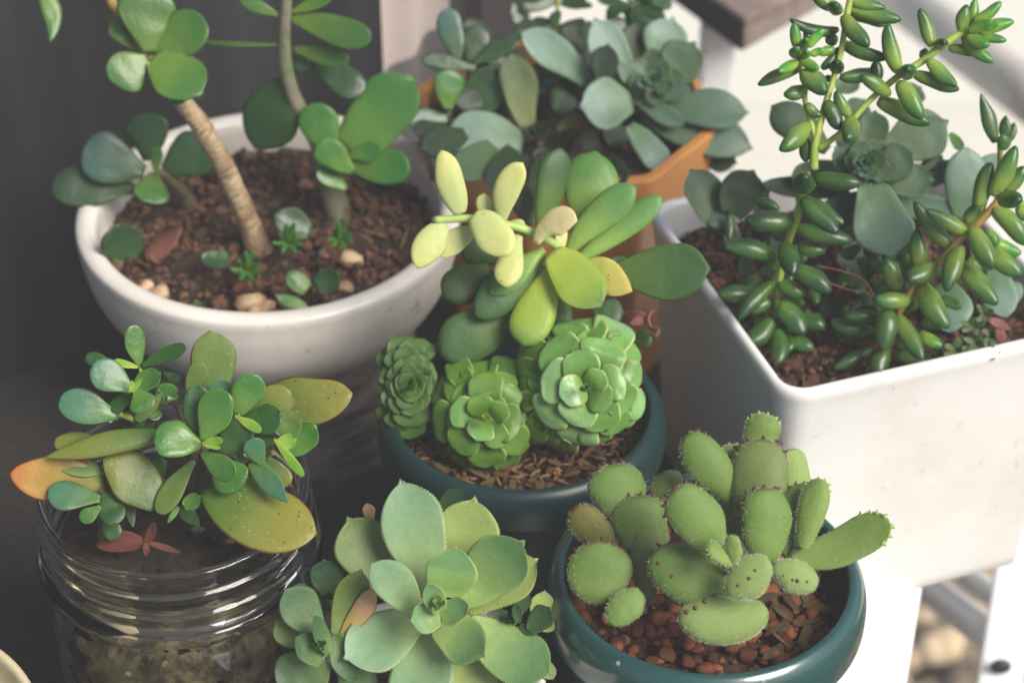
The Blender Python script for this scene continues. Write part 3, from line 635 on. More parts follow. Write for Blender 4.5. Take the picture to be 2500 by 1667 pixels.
# round cream pot
st_ = empty('pot_stand', (-.0945, .744, TB), 'streaky grey round stand under the large cream pot', 'stand')
V, F = lathe(spl([(.058, TB), (.0585, TB + .003), (.0575, TB + .02), (.054, .018), (.0515, .027), (.050, .0284)], 4), -.0945, .744); mk('stand_body', V, F, M['standm'], st_)
WP = empty('plant_pot', (-.0945, .744, .0285), 'large round cream ceramic pot holding the jade plants', 'pot')
wp = [(.044, .0285), (.050, .029), (.0560, .032), (.0635, .039), (.0700, .050), (.0733, .062), (.0743, .070), (.0746, .0735), (.0740, .0757), (.0712, .0770), (.0680, .0764), (.0662, .0738), (.0655, .066), (.064, .05)]
V, F = lathe(spl(wp, 4), -.0945, .744, 128); mk('pot_body', V, F[:-1], M['white'], WP)
soil_disc(WP, -.0945, .744, .0672, .060, 'soil', .005)
crumbs(WP, 1500, disc_s(-.0945, .744, .065, .060, .004), (.0009, .0026), 'soilC', 'soil_crumbs')
pieces(WP, 'soil_lump', 120, disc_s(-.0945, .744, .064, .062, .003), (.0018, .0036), ['soilC', 'soilC', 'soilR'], 'lump')
for (sx, sy, sz) in ((278, 640, .0045), (390, 715, .0042), (355, 700, .003), (612, 742, .006), (650, 750, .0035), (860, 634, .0048), (838, 700, .0035), (795, 618, .003), (700, 742, .003), (745, 450, .003), (620, 760, .003)):
    p = PZ(sx, sy, .065); V, F = rock(sz, .3, True, (1, .8, .7)); mk('stone', V + p, F, M['pebB'], WP)
for _ in range(28):
    s = disc_s(-.0945, .744, .058, .0655)(); a = random.uniform(0, 3.1); l = random.uniform(.005, .013)
    V, F, D = tube([(s[0], s[1], s[2]), (s[0] + l * math.cos(a), s[1] + l * math.sin(a), s[2] + random.uniform(0, .002))], [.0004, .0003], 5, 3); mk('twig', V, F, M['chip'], WP)
# square white planter
eX = np.array([.943, .333, 0]); eY = np.array([-.333, .943, 0]); A0 = np.array([.0916, .6079, 0]); LX, LY = .120, .127
Cpl = A0 + eX * LX / 2 + eY * LY / 2
PL = empty('planter', Cpl, 'square white ceramic planter full of jelly bean and blue green succulents', 'planter')
def rr(off, z, rad, nn=10):
    hx, hy = LX / 2 + off, LY / 2 + off; r = max(.001, rad + off); pts = []
    for cx_, cy_, a0 in ((hx - r, hy - r, 0), (-hx + r, hy - r, 90), (-hx + r, -hy + r, 180), (hx - r, -hy + r, 270)):
        for i in range(nn + 1):
            a = R(a0 + 90 * i / nn); p = Cpl + eX * (cx_ + r * math.cos(a)) + eY * (cy_ + r * math.sin(a)); pts.append((p[0], p[1], z))
    return pts
def loft(rings, close=True):
    V = []; F = []; k = len(rings[0])
    for r_ in rings: V += r_
    for i in range(len(rings) - 1):
        for j in range(k): F.append((i * k + j, i * k + (j + 1) % k, (i + 1) * k + (j + 1) % k, (i + 1) * k + j))
    F.append(tuple(range(k))[::-1]); return np.array(V), F
lay = [(-.0115, TB), (-.0095, TB + .001), (-.0082, TB + .006), (-.0058, .02), (-.0033, .06), (-.0012, .08), (-.0002, .086), (-.0004, .0885), (-.0014, .0898), (-.0028, .0899), (-.0040, .0888), (-.0046, .086), (-.0052, .078), (-.0065, .070)]
V, F = loft([rr(o_, z_, .012) for o_, z_ in spl(lay, 3)]); mk('planter_body', V, F, M['cer'], PL)
def pin(x, y):
    p = Cpl + eX * (LX / 2 - .0055) * x + eY * (LY / 2 - .0055) * y; return p[0], p[1]
soil_disc(PL, 0, 0, 1, .0745, 'soil', .003, inside=pin)
def pls(zz=.0755):
    x, y = pin(random.uniform(-.97, .97), random.uniform(-.97, .97)); return x, y, zz + random.uniform(0, .002)
crumbs(PL, 1100, pls, (.0008, .0022), 'soilR', 'soil_crumbs')
pieces(PL, 'soil_lump', 150, pls, (.002, .0042), ['soilR', 'soilC'], 'lump')
# octagonal orange pot
OC = np.array([.0215, .798, 0]); OP = empty('plant_pot', OC, 'octagonal orange plastic pot behind the others', 'pot')
def octo(r, z):
    out = []
    for i in range(8):
        a = R(-59 + 45 * i)
        for da in (-2.2, 0, 2.2): out.append((OC[0] + r * math.cos(a + R(da)) * (1 if da == 0 else .995), OC[1] + r * math.sin(a + R(da)) * (1 if da == 0 else .995), z))
    return out
V, F = loft([octo(r_, z_) for r_, z_ in ((.046, TB), (.048, TB + .001), (.0565, .07), (.058, .0705), (.0612, .071), (.0622, .072), (.0626, .0885), (.0618, .090), (.0588, .090), (.058, .0885), (.058, .07))])
mk('pot_body', V, F, M['orange'], OP, smooth=False)
soil_disc(OP, OC[0], OC[1], .0555, .078, 'soil', .003)
crumbs(OP, 400, disc_s(OC[0], OC[1], .052, .078, .003), (.001, .0025), 'soilC', 'soil_crumbs')
# small white pot hidden under the powdery rosettes
SP = empty('plant_pot', (-.028, .498, 0), 'small white pot almost hidden under the powdery rosettes', 'pot')
V, F = lathe(spl(bz([(.026, 0), (.029, .001), (.033, .03), (.0365, .055), (.038, .060), (.0385, .064), (.0375, .0665), (.0355, .0665), (.0345, .064), (.033, .05)]), 4), -.028, .498); mk('pot_body', V, F[:-1], M['white'], SP)
soil_disc(SP, -.028, .498, .0345, .056, 'soil', .002)
pieces(SP, 'bark_chip', 60, disc_s(-.028, .498, .032, .058), (.0015, .003), ['chip', 'chipG'], 'chip')
# cream pot in the lower left corner
CP = empty('plant_pot', (-.197, .478, 0), 'cream plastic pot cut off at the corner beside the jar', 'pot')
V, F = lathe(spl(bz([(.038, 0), (.040, .001), (.047, .04), (.0515, .052), (.0545, .055), (.0555, .0585), (.054, .0605), (.052, .059), (.0505, .05), (.047, .05)]), 4), -.197, .478); mk('pot_body', V, F[:-1], M['creamP'], CP)
soil_disc(CP, -.197, .478, .049, .044, 'mat', .001)
# glass jar
JX, JY, JT = -.1075, .556, .096
JR = empty('glass_jar', (JX, JY, TB), 'clear glass preserving jar packed with dark soil under the trailing plant', 'jar')
jo = [(.030, .0), (.036, .001), (.0392, .005), (.0400, .012), (.0402, .030), (.0402, .046), (.0396, .054), (.0385, .0585), (.0388, .0605), (.0418, .0625), (.0425, .0645), (.0418, .0665), (.0395, .068), (.0394, .0705), (.0408, .0718), (.0410, .0730), (.0396, .0745), (.0393, .0775), (.0405, .0788), (.0404, .0802), (.0392, .0815), (.0392, .0850), (.0398, .0865), (.0396, .0878), (.0385, .0884), (.0373, .0878), (.0368, .086)]
ji_ = [(.0366, .080), (.0366, .062), (.0368, .055), (.0375, .048), (.0378, .03), (.0376, .01), (.033, .0045), (.001, .004)]
ji = [(r * 1.088, z * 1.088 if z > .05 else TB + z * (.05 * 1.088 - TB) / .05) for r, z in ji_]
JK = 1.088; jo = [(r * JK, z * JK if z > .05 else TB + z * (.05 * JK - TB) / .05) for r, z in jo]; 
V, F = lathe(spl(jo, 4)[:-1] + spl([jo[-1]] + ji, 3), JX, JY, 128); jb = [tuple(range(128))[::-1]]; mk('jar_body', V, F + jb, M['glass'], JR)
V, F = lathe(spl([(r * 1.088, z * 1.088 if z > .05 else TB + z * (.05 * 1.088 - TB) / .05) for r, z in [(.001, .0052), (.0325, .0056), (.0368, .0115), (.0371, .03), (.0368, .047), (.0361, .055), (.0359, .062), (.0357, .069)]], 6), JX, JY, 140)
V = V.copy(); 
for i in range(len(V)):
    d = V[i] - np.array([JX, JY, 0]); h = mnoise.noise(Vector(V[i] * 190)) + .6 * mnoise.noise(Vector(V[i] * 480)); rr_ = np.linalg.norm(d[:2])
    if rr_ > .02: V[i, :2] = np.array([JX, JY]) + d[:2] * (1 - .0022 * (1 + h) / rr_ * 1)
    if V[i, 2] > .0738: V[i, 2] += .002 * h
o = mk('soil', V, F, M['soilJ'], JR); o['kind'] = 'stuff'
soil_disc(JR, JX, JY, .0378, .077, 'soilK', .003, name='soil')
def jwall():
    a = random.uniform(-2.9, -.2); z = random.uniform(-.01, .070); q = .0384 if z < .054 else .0376; return JX + q * math.cos(a), JY + q * math.sin(a), z
pieces(JR, 'grit_grain', 150, jwall, (.0009, .0024), ['pebB', 'chipG', 'soilK', 'chipG'], 'lump')
pieces(JR, 'soil_lump', 60, disc_s(JX, JY, .036, .077, .002), (.0012, .003), ['soilK'], 'lump')
M['brn'] = simplemat('brown_tooth', (104, 76, 68), (84, 62, 56), 200, .6); M['gtooth'] = simplemat('green_tooth', (150, 184, 100), (140, 172, 96), 200, .6)
TOOTHC = dict(paw=M['brn'], pawO=M['brn'], pawR=M['brn'], pawL=M['gtooth'])
# ---------------------------------------------------------------- velvet paw plant, front right pot
paw = empty('paw_succulent', (.0605, .5291, .066), 'velvety paw shaped succulent with brown toothed tips in the front teal pot', 'succulent')
TE = dict(teeth=.03, n=44, m=16)
def pawl(rows, mat, **k): leaves(paw, K11, .702, rows, mat, 'paw', **{**TE, 'fuzz': 1100, **k})
pawl([
 (1040, 820, 790, 478, 262, 1.6, 2.3, dict(bow=.06)),
 (1300, 900, 1290, 478, 272, .9, 1.2, dict(bow=.05)),
 (1115, 560, 850, 190, 215, -.6, -.1, dict(bow=.05, lat=.03)),
 (1110, 1010, 668, 840, 290, .8, 1.0, dict(bow=.04, lat=-.10)),
 (1430, 870, 1510, 458, 190, .3, .0, dict(roll=20)),
 (500, 690, 450, 345, 300, -1.3, -1.2),
 (600, 850, 600, 522, 300, -.8, -.8),
], 'paw')
pawl([
 (1240, 720, 1285, 212, 310, -.2, -.3, dict(bow=.05)),
 (640, 1100, 670, 640, 210, -.3, -.7),
 (780, 560, 720, 398, 190, -1.9, -1.9),
], 'pawO')
pawl([(455, 870, 235, 588, 190, -.9, -.7, dict(roll=-25))], 'pawR')
pawl([
 (1500, 810, 1612, 430, 165, .8, .9, dict(roll=-20, bow=.05)),
 (1440, 880, 1985, 655, 225, .6, 1.2, dict(bow=-.05, lat=.05, teeth=.04, th=.22)),
 (1115, 430, 1115, 235, 145, -1.0, -1.0, dict(teeth=.04)),
 (1230, 320, 1310, 70, 185, -1.9, -1.8, dict(teeth=.04)),
 (1125, 905, 975, 800, 110, 2.6, 2.9, dict(fuzz=500, teeth=.04, roll=25)),
 (1128, 905, 1110, 745, 95, 2.7, 3.0, dict(fuzz=500, teeth=.04, roll=-30)),
], 'pawL')
pawl([
 (1095, 1075, 1315, 880, 200, 2.3, 2.7, dict(sh='egg', teeth=0, fuzz=1500)),
 (1300, 1150, 815, 1170, 250, 1.3, 1.3, dict(sh='egg', teeth=0, lat=-.13, fuzz=1700, th=.7)),
 (1340, 915, 1585, 1030, 165, 1.4, 1.6, dict(sh='egg', teeth=0, fuzz=1200)),
 (600, 1055, 430, 1235, 165, .9, 1.2, dict(sh='egg', teeth=0, fuzz=900, mat='paw', th=.4)),
 (400, 1125, 335, 780, 325, .3, .3, dict(sh='egg', teeth=.04, th=.35, mat='paw', fuzz=1400)),
 (1490, 560, 1430, 262, 170, -1.3, -1.3, dict(teeth=.04)),
 (1400, 880, 1575, 910, 110, -.2, .0, dict(sh='egg', teeth=0, mat='paw', fuzz=500)),
 (1170, 800, 1080, 560, 130, -1.6, -1.4, dict(sh='egg', teeth=0, mat='pawO', fuzz=0)),
], 'pawW')
# brown tip marks on the woolly leaves
def bumps(plant, frame, t0, rows, mat):
    ox, oy, s = frame
    for x, y, d, w in rows:
        V, F = rock(w * s * t0 / FPX / 2, .2, False); mk('tooth', V + P(ox + x * s, oy + y * s, t0 - d * .01), F, mat, plant)
bumps(paw, K11, .702, [(1205, 985, 3.45, 26), (1143, 1025, 3.2, 22), (1240, 940, 3.5, 20), (1075, 1055, 2.8, 20), (1475, 1000, 2.4, 26), (1450, 992, 2.4, 20), (1530, 1003, 2.3, 16), (1395, 968, 2.3, 14), (960, 1110, 2.05, 34), (905, 1150, 2.0, 30), (1020, 1080, 2.05, 26), (855, 1172, 1.8, 30), (775, 975, 2.0, 26), (700, 900, 2.0, 26)], M['brn'])
for a in ([(1110, 1100, .2, 40), (1115, 900, 1.6, 46), (1110, 830, 2.2, 34)], [(1400, 1050, -.6, 36), (1420, 880, .3, 40), (1500, 800, .8, 34)], [(450, 1180, -1.6, 36), (480, 900, -1.2, 40)], [(1180, 1000, -.8, 50), (1180, 700, -.8, 50)], [(620, 1180, -.8, 36), (620, 900, -.9, 40)]):
    stem(paw, K11, .702, a, 'stemGr')

# ---------------------------------------------------------------- powdery rosettes in front
SE = dict(serr=.024, n=64, m=14, bow=-.05)
def rosette(label, x, y, z, rows_by_mat, t0, frame=K10, shape='ech', **k):
    e_ = empty('echeveria', (x, y, z), label, 'succulent', 'powdery rosettes in the small white pot')
    for mt, rows in rows_by_mat: leaves(e_, frame, t0, rows, mt, shape, **{**SE, **k})
    return e_
def core(plant, frame, t0, x, y, d, r, mat, cnt=9, shape='echi', h=.5):
    """the tight heart of a rosette, spiralling out"""
    rows = []
    for i in range(cnt):
        a = i * 2.3999 + x; q = r * (.25 + .75 * i / cnt); ln = r * (.35 + .5 * i / cnt)
        bx, by = x + (q - ln) * .35 * math.cos(a), y + (q - ln) * .35 * math.sin(a)
        rows.append((bx, by, x + q * math.cos(a), y + q * math.sin(a), ln * .95, d - .2 - .4 * i / cnt * h, d + .5 * h * (1 - .9 * i / cnt)))
    leaves(plant, frame, t0, rows, mat, shape, n=16, m=10)
main = rosette('largest pale powdery rosette with finely toothed leaves in front', -.022, .513, .06, [
 ('ech', [(1230, 900, 1000, 88, 418, .6, .6, dict(roll=-8)), (1150, 1075, 592, 1378, 395, .9, 1.3, dict(roll=6, cup=.2)), (1190, 1130, 1120, 1760, 440, .7, 1.3, dict(cup=.18)),
   (1120, 1062, 783, 690, 262, 1.7, 2.1, dict(bow=.06, lat=.05))]),
 ('echM', [(1420, 960, 1893, 532, 400, 1.2, 1.6, dict(roll=6)), (1290, 1120, 1608, 1365, 330, 1.7, 2.1, dict(sh='echi', cup=.16, serr=.01)), (1480, 1130, 2085, 1500, 400, .5, .9, dict(roll=-8))]),
 ('echY', [(1420, 800, 1540, 215, 415, -.2, -.1), (1480, 1020, 1995, 660, 310, .3, .5), (1380, 1340, 1600, 1760, 420, .0, .3)]),
 ('echI', [(1330, 930, 1405, 568, 345, 1.9, 2.4, dict(sh='echi', cup=.2, serr=.008)), (1295, 1075, 1498, 990, 190, 2.5, 2.9, dict(sh='echi', cup=.3, serr=.006)),
   (1285, 1060, 1073, 1106, 215, 2.5, 2.9, dict(sh='echi', cup=.34, serr=.006)), (1290, 1040, 1190, 833, 150, 2.7, 3.2, dict(sh='echi', cup=.32, serr=.004))]),
 ('echR', [(930, 900, 610, 360, 400, -.3, -.3, dict(roll=8)), (2040, 1390, 2125, 1535, 110, .3, .3)]),
 ('echP', [(780, 380, 745, 238, 84, -1.2, -1.1, dict(serr=0)), (560, 1230, 800, 880, 150, .9, 1.2, dict(serr=.01, cup=-.2))]),
], .705)
core(main, K10, .705, 1272, 985, 3.15, 84, 'echI', 7)
stem(main, K10, .705, [(1150, 1900, -3, 110), (1230, 1300, -1.2, 110), (1270, 1000, 1.9, 100)], 'stemGr')
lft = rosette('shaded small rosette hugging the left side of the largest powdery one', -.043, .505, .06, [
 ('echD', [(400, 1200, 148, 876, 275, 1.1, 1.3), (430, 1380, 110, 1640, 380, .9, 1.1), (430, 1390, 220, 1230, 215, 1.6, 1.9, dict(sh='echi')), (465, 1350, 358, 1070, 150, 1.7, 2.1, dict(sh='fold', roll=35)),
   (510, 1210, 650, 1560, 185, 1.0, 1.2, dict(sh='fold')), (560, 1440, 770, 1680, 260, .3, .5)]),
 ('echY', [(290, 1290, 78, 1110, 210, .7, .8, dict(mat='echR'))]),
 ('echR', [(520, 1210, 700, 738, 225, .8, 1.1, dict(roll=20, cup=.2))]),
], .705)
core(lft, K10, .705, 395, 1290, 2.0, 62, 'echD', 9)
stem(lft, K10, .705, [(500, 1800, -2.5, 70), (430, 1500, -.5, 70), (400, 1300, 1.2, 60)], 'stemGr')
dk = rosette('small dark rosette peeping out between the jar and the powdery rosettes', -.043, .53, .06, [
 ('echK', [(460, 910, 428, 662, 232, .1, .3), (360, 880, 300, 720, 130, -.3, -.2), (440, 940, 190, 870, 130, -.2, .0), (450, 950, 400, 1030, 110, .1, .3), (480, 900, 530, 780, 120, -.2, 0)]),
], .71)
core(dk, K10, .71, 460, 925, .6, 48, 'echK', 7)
stem(dk, K10, .71, [(480, 1600, -3, 60), (465, 1200, -1.5, 60), (460, 940, .1, 50)], 'stemGr')
dr = rosette('small dark rosette tucked behind the right leaves of the largest one', .0, .52, .06, [
 ('echK', [(1950, 1185, 2095, 1010, 175, .0, .2), (1850, 1080, 1930, 900, 110, -.3, -.2), (1870, 1120, 1845, 975, 70, .2, .5, dict(sh='fold')), (1860, 1110, 1640, 1060, 120, -.3, -.2), (1880, 1140, 2000, 1180, 90, -.2, 0)]),
 ('echY', [(2010, 1160, 2060, 890, 160, -.8, -.7), (2040, 1170, 2130, 1120, 90, -.6, -.5)]),
], .70)
core(dr, K10, .70, 1800, 1085, .1, 62, 'echK', 8)
stem(dr, K10, .70, [(1600, 1500, -3, 60), (1740, 1250, -1.5, 60), (1800, 1100, -.3, 50)], 'stemGr')
db = rosette('dark leaf tip cluster behind the tallest leaf of the powdery rosette', -.01, .53, .06, [
 ('echK', [(1265, 330, 1447, 138, 135, -1.8, -1.6), (1268, 340, 1262, 210, 44, -1.5, -1.3, dict(sh='nar')), (1225, 460, 1345, 440, 110, -1.8, -1.7), (1200, 320, 1100, 260, 90, -2, -2)]),
], .70)
stem(db, K10, .70, [(1300, 1500, -5, 46), (1280, 800, -3, 46), (1255, 320, -1.9, 36)], 'stemGr')

# ---------------------------------------------------------------- trailing plant in the jar
jp = empty('jar_succulent', (JX, JY, .078), 'bushy succulent with small green and large yellowing leaves spilling out of the jar', 'succulent')
def J(rows, mat, shape='spat', **k): leaves(jp, K8, .722, rows, mat, shape, **{**dict(n=26, m=14), **k})
J([(1280, 800, 985, 745, 235, 2.0, 2.4, dict(bow=.04)), (1300, 775, 1425, 447, 215, 2.0, 2.2), (1285, 845, 1495, 1010, 140, 2.2, 2.6, dict(roll=20)), (1520, 610, 1625, 345, 190, 1.4, 1.6), (1675, 925, 1600, 760, 130, 1.5, 1.9, dict(mat='jarT')),
   (1380, 880, 1520, 1085, 215, 1.3, 1.5), (870, 430, 1020, 345, 130, 1.2, 1.4, dict(sh='rnd')), (870, 445, 935, 585, 152, 1.5, 1.7), (890, 300, 845, 33, 126, .7, .9),
   (1140, 1190, 1068, 1300, 40, .9, 1, dict(sh='pt')), (1175, 1190, 1275, 1130, 95, 1.3, 1.4, dict(sh='rnd')), (640, 1190, 515, 1285, 92, 1.5, 1.6), (1600, 900, 1835, 1168, 135, 1.4, 1.8, dict(sh='pt', mat='jarT', roll=25)),
   (1680, 900, 1720, 980, 60, 1.1, 1.2), (1200, 480, 1290, 282, 130, .8, 1.0, dict(mat='jarP')), (1550, 860, 1500, 890, 110, 1.1, 1.1, dict(sh='rnd')), (900, 300, 1185, 165, 98, .8, 1.1, dict(mat='jarD', roll=20)),
   (1050, 540, 1080, 405, 120, .3, .5), (1140, 500, 1060, 470, 80, .3, .4), (1150, 520, 1220, 480, 70, .4, .6), (960, 560, 1010, 640, 80, .3, .4)], 'jar')
J([(1275, 780, 1262, 420, 185, 1.5, 1.6), (1410, 845, 1580, 650, 205, 1.5, 1.6), (1535, 650, 1795, 600, 175, .9, 1.1, dict(lat=.06)), (860, 460, 705, 578, 95, 1.0, 1.1), (740, 300, 543, 235, 85, .6, .6),
   (1045, 340, 1150, 392, 60, .1, .2), (1150, 1195, 1275, 1315, 90, .5, .6, dict(sh='pt')), (820, 1150, 850, 1325, 62, .2, .3, dict(sh='pt')), (1560, 660, 1500, 780, 120, 1.1, 1.0), (1040, 1000, 1010, 880, 80, .2, .3), (850, 690, 980, 680, 60, .0, .1),
   (670, 1250, 740, 1400, 115, .7, .8), (1600, 740, 1760, 790, 90, .6, .7), (1060, 1120, 1000, 1000, 70, .1, .2), (930, 630, 840, 700, 70, .1, .1), (1000, 440, 1030, 540, 60, .6, .6), (660, 1040, 620, 1150, 80, .7, .8)], 'jarD')
J([(660, 1100, 745, 1303, 155, 1.1, 1.4, dict(mat='jarD')), (640, 1145, 303, 1105, 180, 1.3, 1.5)], 'jarT')
J([(840, 450, 588, 290, 192, 1.5, 1.8), (755, 610, 382, 500, 205, 1.0, 1.4, dict(bow=.04, lat=-.04)), (1425, 490, 1400, 395, 130, .9, 1.0, dict(sh='rnd')), (1240, 900, 1025, 1243, 150, 1.2, 1.5, dict(mat='jarP', roll=25, lat=.05))], 'jarT')
J([(1290, 790, 1420, 765, 60, 2.6, 2.9, dict(roll=40)), (1292, 795, 1405, 820, 44, 2.6, 2.8, dict(roll=-40)), (1495, 612, 1668, 713, 64, 1.7, 1.9, dict(roll=30)), (1768, 800, 1885, 765, 95, 1.8, 2.0, dict(sh='rnd')), (1748, 758, 1938, 1000, 66, 1.8, 2.1, dict(roll=35)),
   (835, 462, 905, 375, 40, 2.0, 2.2, dict(sh='pt')), (835, 462, 845, 385, 34, 2.0, 2.2, dict(sh='pt')), (880, 305, 725, 265, 62, .9, 1.0, dict(roll=30)), (1650, 715, 1640, 700, 30, 1.8, 1.8)], 'jarL')
J([(1385, 460, 1338, 78, 270, -.1, .1, dict(sh='ov')), (1790, 745, 1895, 588, 155, 1.0, 1.2, dict(sh='rnd')), (1820, 830, 2010, 680, 190, .8, 1.0, dict(sh='rnd', mat='jar')), (870, 650, 1035, 470, 85, .6, .8, dict(sh='pt'))], 'jarP')
J([(1540, 600, 1850, 450, 210, .4, .5, dict(lat=.08)), (720, 790, 345, 790, 150, .6, .8, dict(roll=20)), (1010, 1190, 665, 880, 285, 1.1, 1.3, dict(sh='ov', lat=.06)), (1700, 880, 1840, 1060, 130, .4, .4), (680, 970, 370, 915, 130, .9, 1.1, dict(mat='jarP')),
   (1040, 735, 285, 880, 158, 1.3, 1.7, dict(sh='pt', roll=12, th=.5, bow=.03, lab2='long narrow leaf with a red ridge'))], 'jarO')
J([(1640, 520, 2243, 475, 290, -.1, .2, dict(sh='ov', lat=.04, roll=4)), (1330, 1050, 2010, 1365, 420, .8, 1.5, dict(sh='ov', lat=.05, roll=-6, lab2='huge yellowing leaf lying over the jar rim'))], 'jarY')
J([(660, 1010, 68, 985, 262, .8, 1.5, dict(sh='ov', lat=-.03, lab2='orange tipped leaf stretching out to the left'))], 'jarR')
# dead bits
leaves(jp, K9, .725, [(985, 625, 650, 640, 130, .6, .8, dict(sh='fold', twist=60, lat=.06)), (990, 635, 1045, 480, 60, .6, .8, dict(sh='fold')), (1000, 620, 1225, 688, 44, .7, .6, dict(sh='pt')), (988, 620, 985, 710, 46, .8, 1.0, dict(sh='fold')), (740, 520, 590, 490, 20, .3, .3, dict(sh='pt'))], 'dry', 'pt', name='dry_leaf')
leaves(jp, K9, .722, [(300, 330, 360, 215, 50, 1.1, 1.2), (300, 290, 360, 390, 50, 1.0, 1.0)], 'dryP', 'pt', name='dry_scale', twist=50)
for a in ([(1250, 1150, -1.6, 60), (1300, 950, 0, 54), (1290, 800, 1.9, 44)], [(1400, 1050, -1, 46), (1560, 800, .2, 40), (1510, 610, 1.3, 30)], [(1500, 1000, -1, 40), (1620, 900, .6, 36), (1760, 800, 1.6, 30)], [(900, 900, -1.6, 50), (860, 650, .2, 42), (850, 450, 1.4, 32)],
          [(880, 560, .2, 40), (900, 420, .5, 30), (895, 290, .7, 26)], [(640, 1400, -.6, 40), (640, 1250, .4, 36), (640, 1145, 1.2, 28)], [(1690, 880, .8, 26), (1750, 850, 1.4, 24)], [(1650, 860, .6, 26), (1750, 795, 1.5, 24)], [(860, 640, .4, 40), (760, 600, .9, 36)], [(1250, 900, -1, 50), (1150, 600, -.3, 40), (1100, 520, .2, 30)], [(1290, 1000, -1, 50), (1400, 700, -.2, 44), (1380, 470, .0, 34)], [(1000, 1200, -1.4, 50), (760, 1000, 0, 40), (690, 980, .6, 40)]):
    stem(jp, K8, .722, a, 'stemG' if a[0][1] < 900 else 'stemD')

# ---------------------------------------------------------------- tight round rosettes in the middle
def domed(label, cx, cy, R0, dz, t0, rows, mats, k=1.0, ry=None, base_drop=.42, **kw):
    ry = ry or R0; p0 = P(K7[0] + cx * K7[2], K7[1] + cy * K7[2], t0)
    e_ = empty('rosette_succulent', (p0[0], p0[1], .06), label, 'succulent', 'tight round rosettes in the middle pot'); u = K7[2] * t0 / FPX * 100
    def dome(x, y): return math.sqrt(max(0, 1 - ((x - cx) / R0) ** 2 - ((y - cy) / ry) ** 2)) * R0 * u * k + dz
    under = []
    for i in range(30, 6, -1):
        a = i * 2.39996; q = (i / 30) ** .6 * .97; q2 = max(0, q - .3); under.append((cx + R0 * q2 * math.cos(a), cy + ry * q2 * math.sin(a), cx + R0 * q * math.cos(a), cy + ry * q * math.sin(a), R0 * (.3 + .22 * q), 'under'))
    for row in (under if k == 1.0 else []) + rows:
        bx, by, tx, ty, w = row[:5]; mt = row[5] if len(row) > 5 else mats
        rr_ = math.hypot((tx - cx) / R0, (ty - cy) / ry)
        # start the leaf nearer the heart, below its inner neighbours
        bx2, by2 = bx + (cx - bx) * .22, by + (cy - by) * .22
        db = dome(bx2, by2) - base_drop - .25 * rr_; dt_ = dome(tx, ty) - .05
        if mt == 'under': mt = mats; db -= .3; dt_ -= .28
        out = np.array([(tx - cx), (ty - cy)]) / R0
        h = nrm(nrm(CAM - p0) * (1.05 - .3 * rr_) + out[0] * .5 * RT - out[1] * .5 * UPV)
        leaves(e_, K7, t0, [(bx2, by2, tx, ty, w * 1.16, db, dt_, dict(hint=h, bow=.09 + .06 * rr_, roll=random.uniform(-4, 4)))], mt, 'rnd', **{**dict(n=22, m=12, serr=.008, cup=.12), **kw})
    # body beneath the leaves
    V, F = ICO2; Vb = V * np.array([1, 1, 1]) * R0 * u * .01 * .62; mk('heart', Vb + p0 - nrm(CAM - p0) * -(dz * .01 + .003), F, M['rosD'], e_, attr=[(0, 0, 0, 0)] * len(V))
    stem(e_, K7, t0, [(cx, cy + 500, -3, 110), (cx, cy + 200, -1.6, 110), (cx, cy, 0, 120)], 'stemD')
    return e_
r1 = domed('biggest and glossiest of the round rosettes beside the bark chips', 1655, 620, 500, .1, .786, [
 (1480, 1000, 1440, 1112, 225), (1300, 920, 1215, 1055, 160, 'rosM'), (1290, 760, 1135, 850, 230, 'rosM'), (1330, 610, 1118, 620, 320, 'rosM'), (1370, 400, 1150, 400, 260, 'rosM'), (1460, 300, 1318, 240, 160, 'rosM'),
 (1640, 330, 1605, 125, 320), (1830, 330, 1910, 145, 270, 'rosG'), (1960, 850, 2105, 715, 210, 'rosG'), (1850, 840, 1930, 975, 220), (1730, 960, 1740, 1075, 200), (1950, 520, 2082, 600, 220), (1900, 380, 2020, 300, 240),
 (1440, 860, 1285, 1000, 250, 'rosG'), (1640, 920, 1570, 1070, 270, 'rosG'), (1535, 470, 1395, 290, 300), (1900, 480, 2010, 300, 220), (1880, 650, 1995, 810, 240), (1470, 760, 1320, 890, 265, 'rosG'), (1750, 760, 1810, 968, 260),
 (1770, 490, 1830, 288, 295), (1530, 620, 1328, 575, 280, 'rosG'), (1640, 780, 1560, 925, 250, 'rosG'), (1790, 640, 1962, 585, 225), (1650, 590, 1590, 368, 240), (1700, 700, 1855, 750, 190), (1690, 660, 1795, 528, 160), (1650, 650, 1470, 705, 205, 'rosG')], 'ros')
core(r1, K7, .786, 1660, 655, 2.75, 62, 'ros', 8, 'rnd', .5)
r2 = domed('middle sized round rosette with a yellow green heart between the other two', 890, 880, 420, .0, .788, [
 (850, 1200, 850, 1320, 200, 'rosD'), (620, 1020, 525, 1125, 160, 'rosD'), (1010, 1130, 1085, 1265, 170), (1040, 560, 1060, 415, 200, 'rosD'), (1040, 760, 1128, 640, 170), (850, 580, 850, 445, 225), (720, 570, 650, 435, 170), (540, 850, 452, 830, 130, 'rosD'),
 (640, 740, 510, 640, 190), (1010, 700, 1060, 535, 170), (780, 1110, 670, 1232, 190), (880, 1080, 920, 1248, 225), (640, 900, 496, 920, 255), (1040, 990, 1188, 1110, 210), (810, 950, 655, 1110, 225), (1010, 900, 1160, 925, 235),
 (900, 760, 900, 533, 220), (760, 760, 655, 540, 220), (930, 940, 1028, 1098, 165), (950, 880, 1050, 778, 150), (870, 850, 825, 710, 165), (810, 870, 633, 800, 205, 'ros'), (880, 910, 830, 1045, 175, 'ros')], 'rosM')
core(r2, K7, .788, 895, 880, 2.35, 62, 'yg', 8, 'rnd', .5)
rw = []
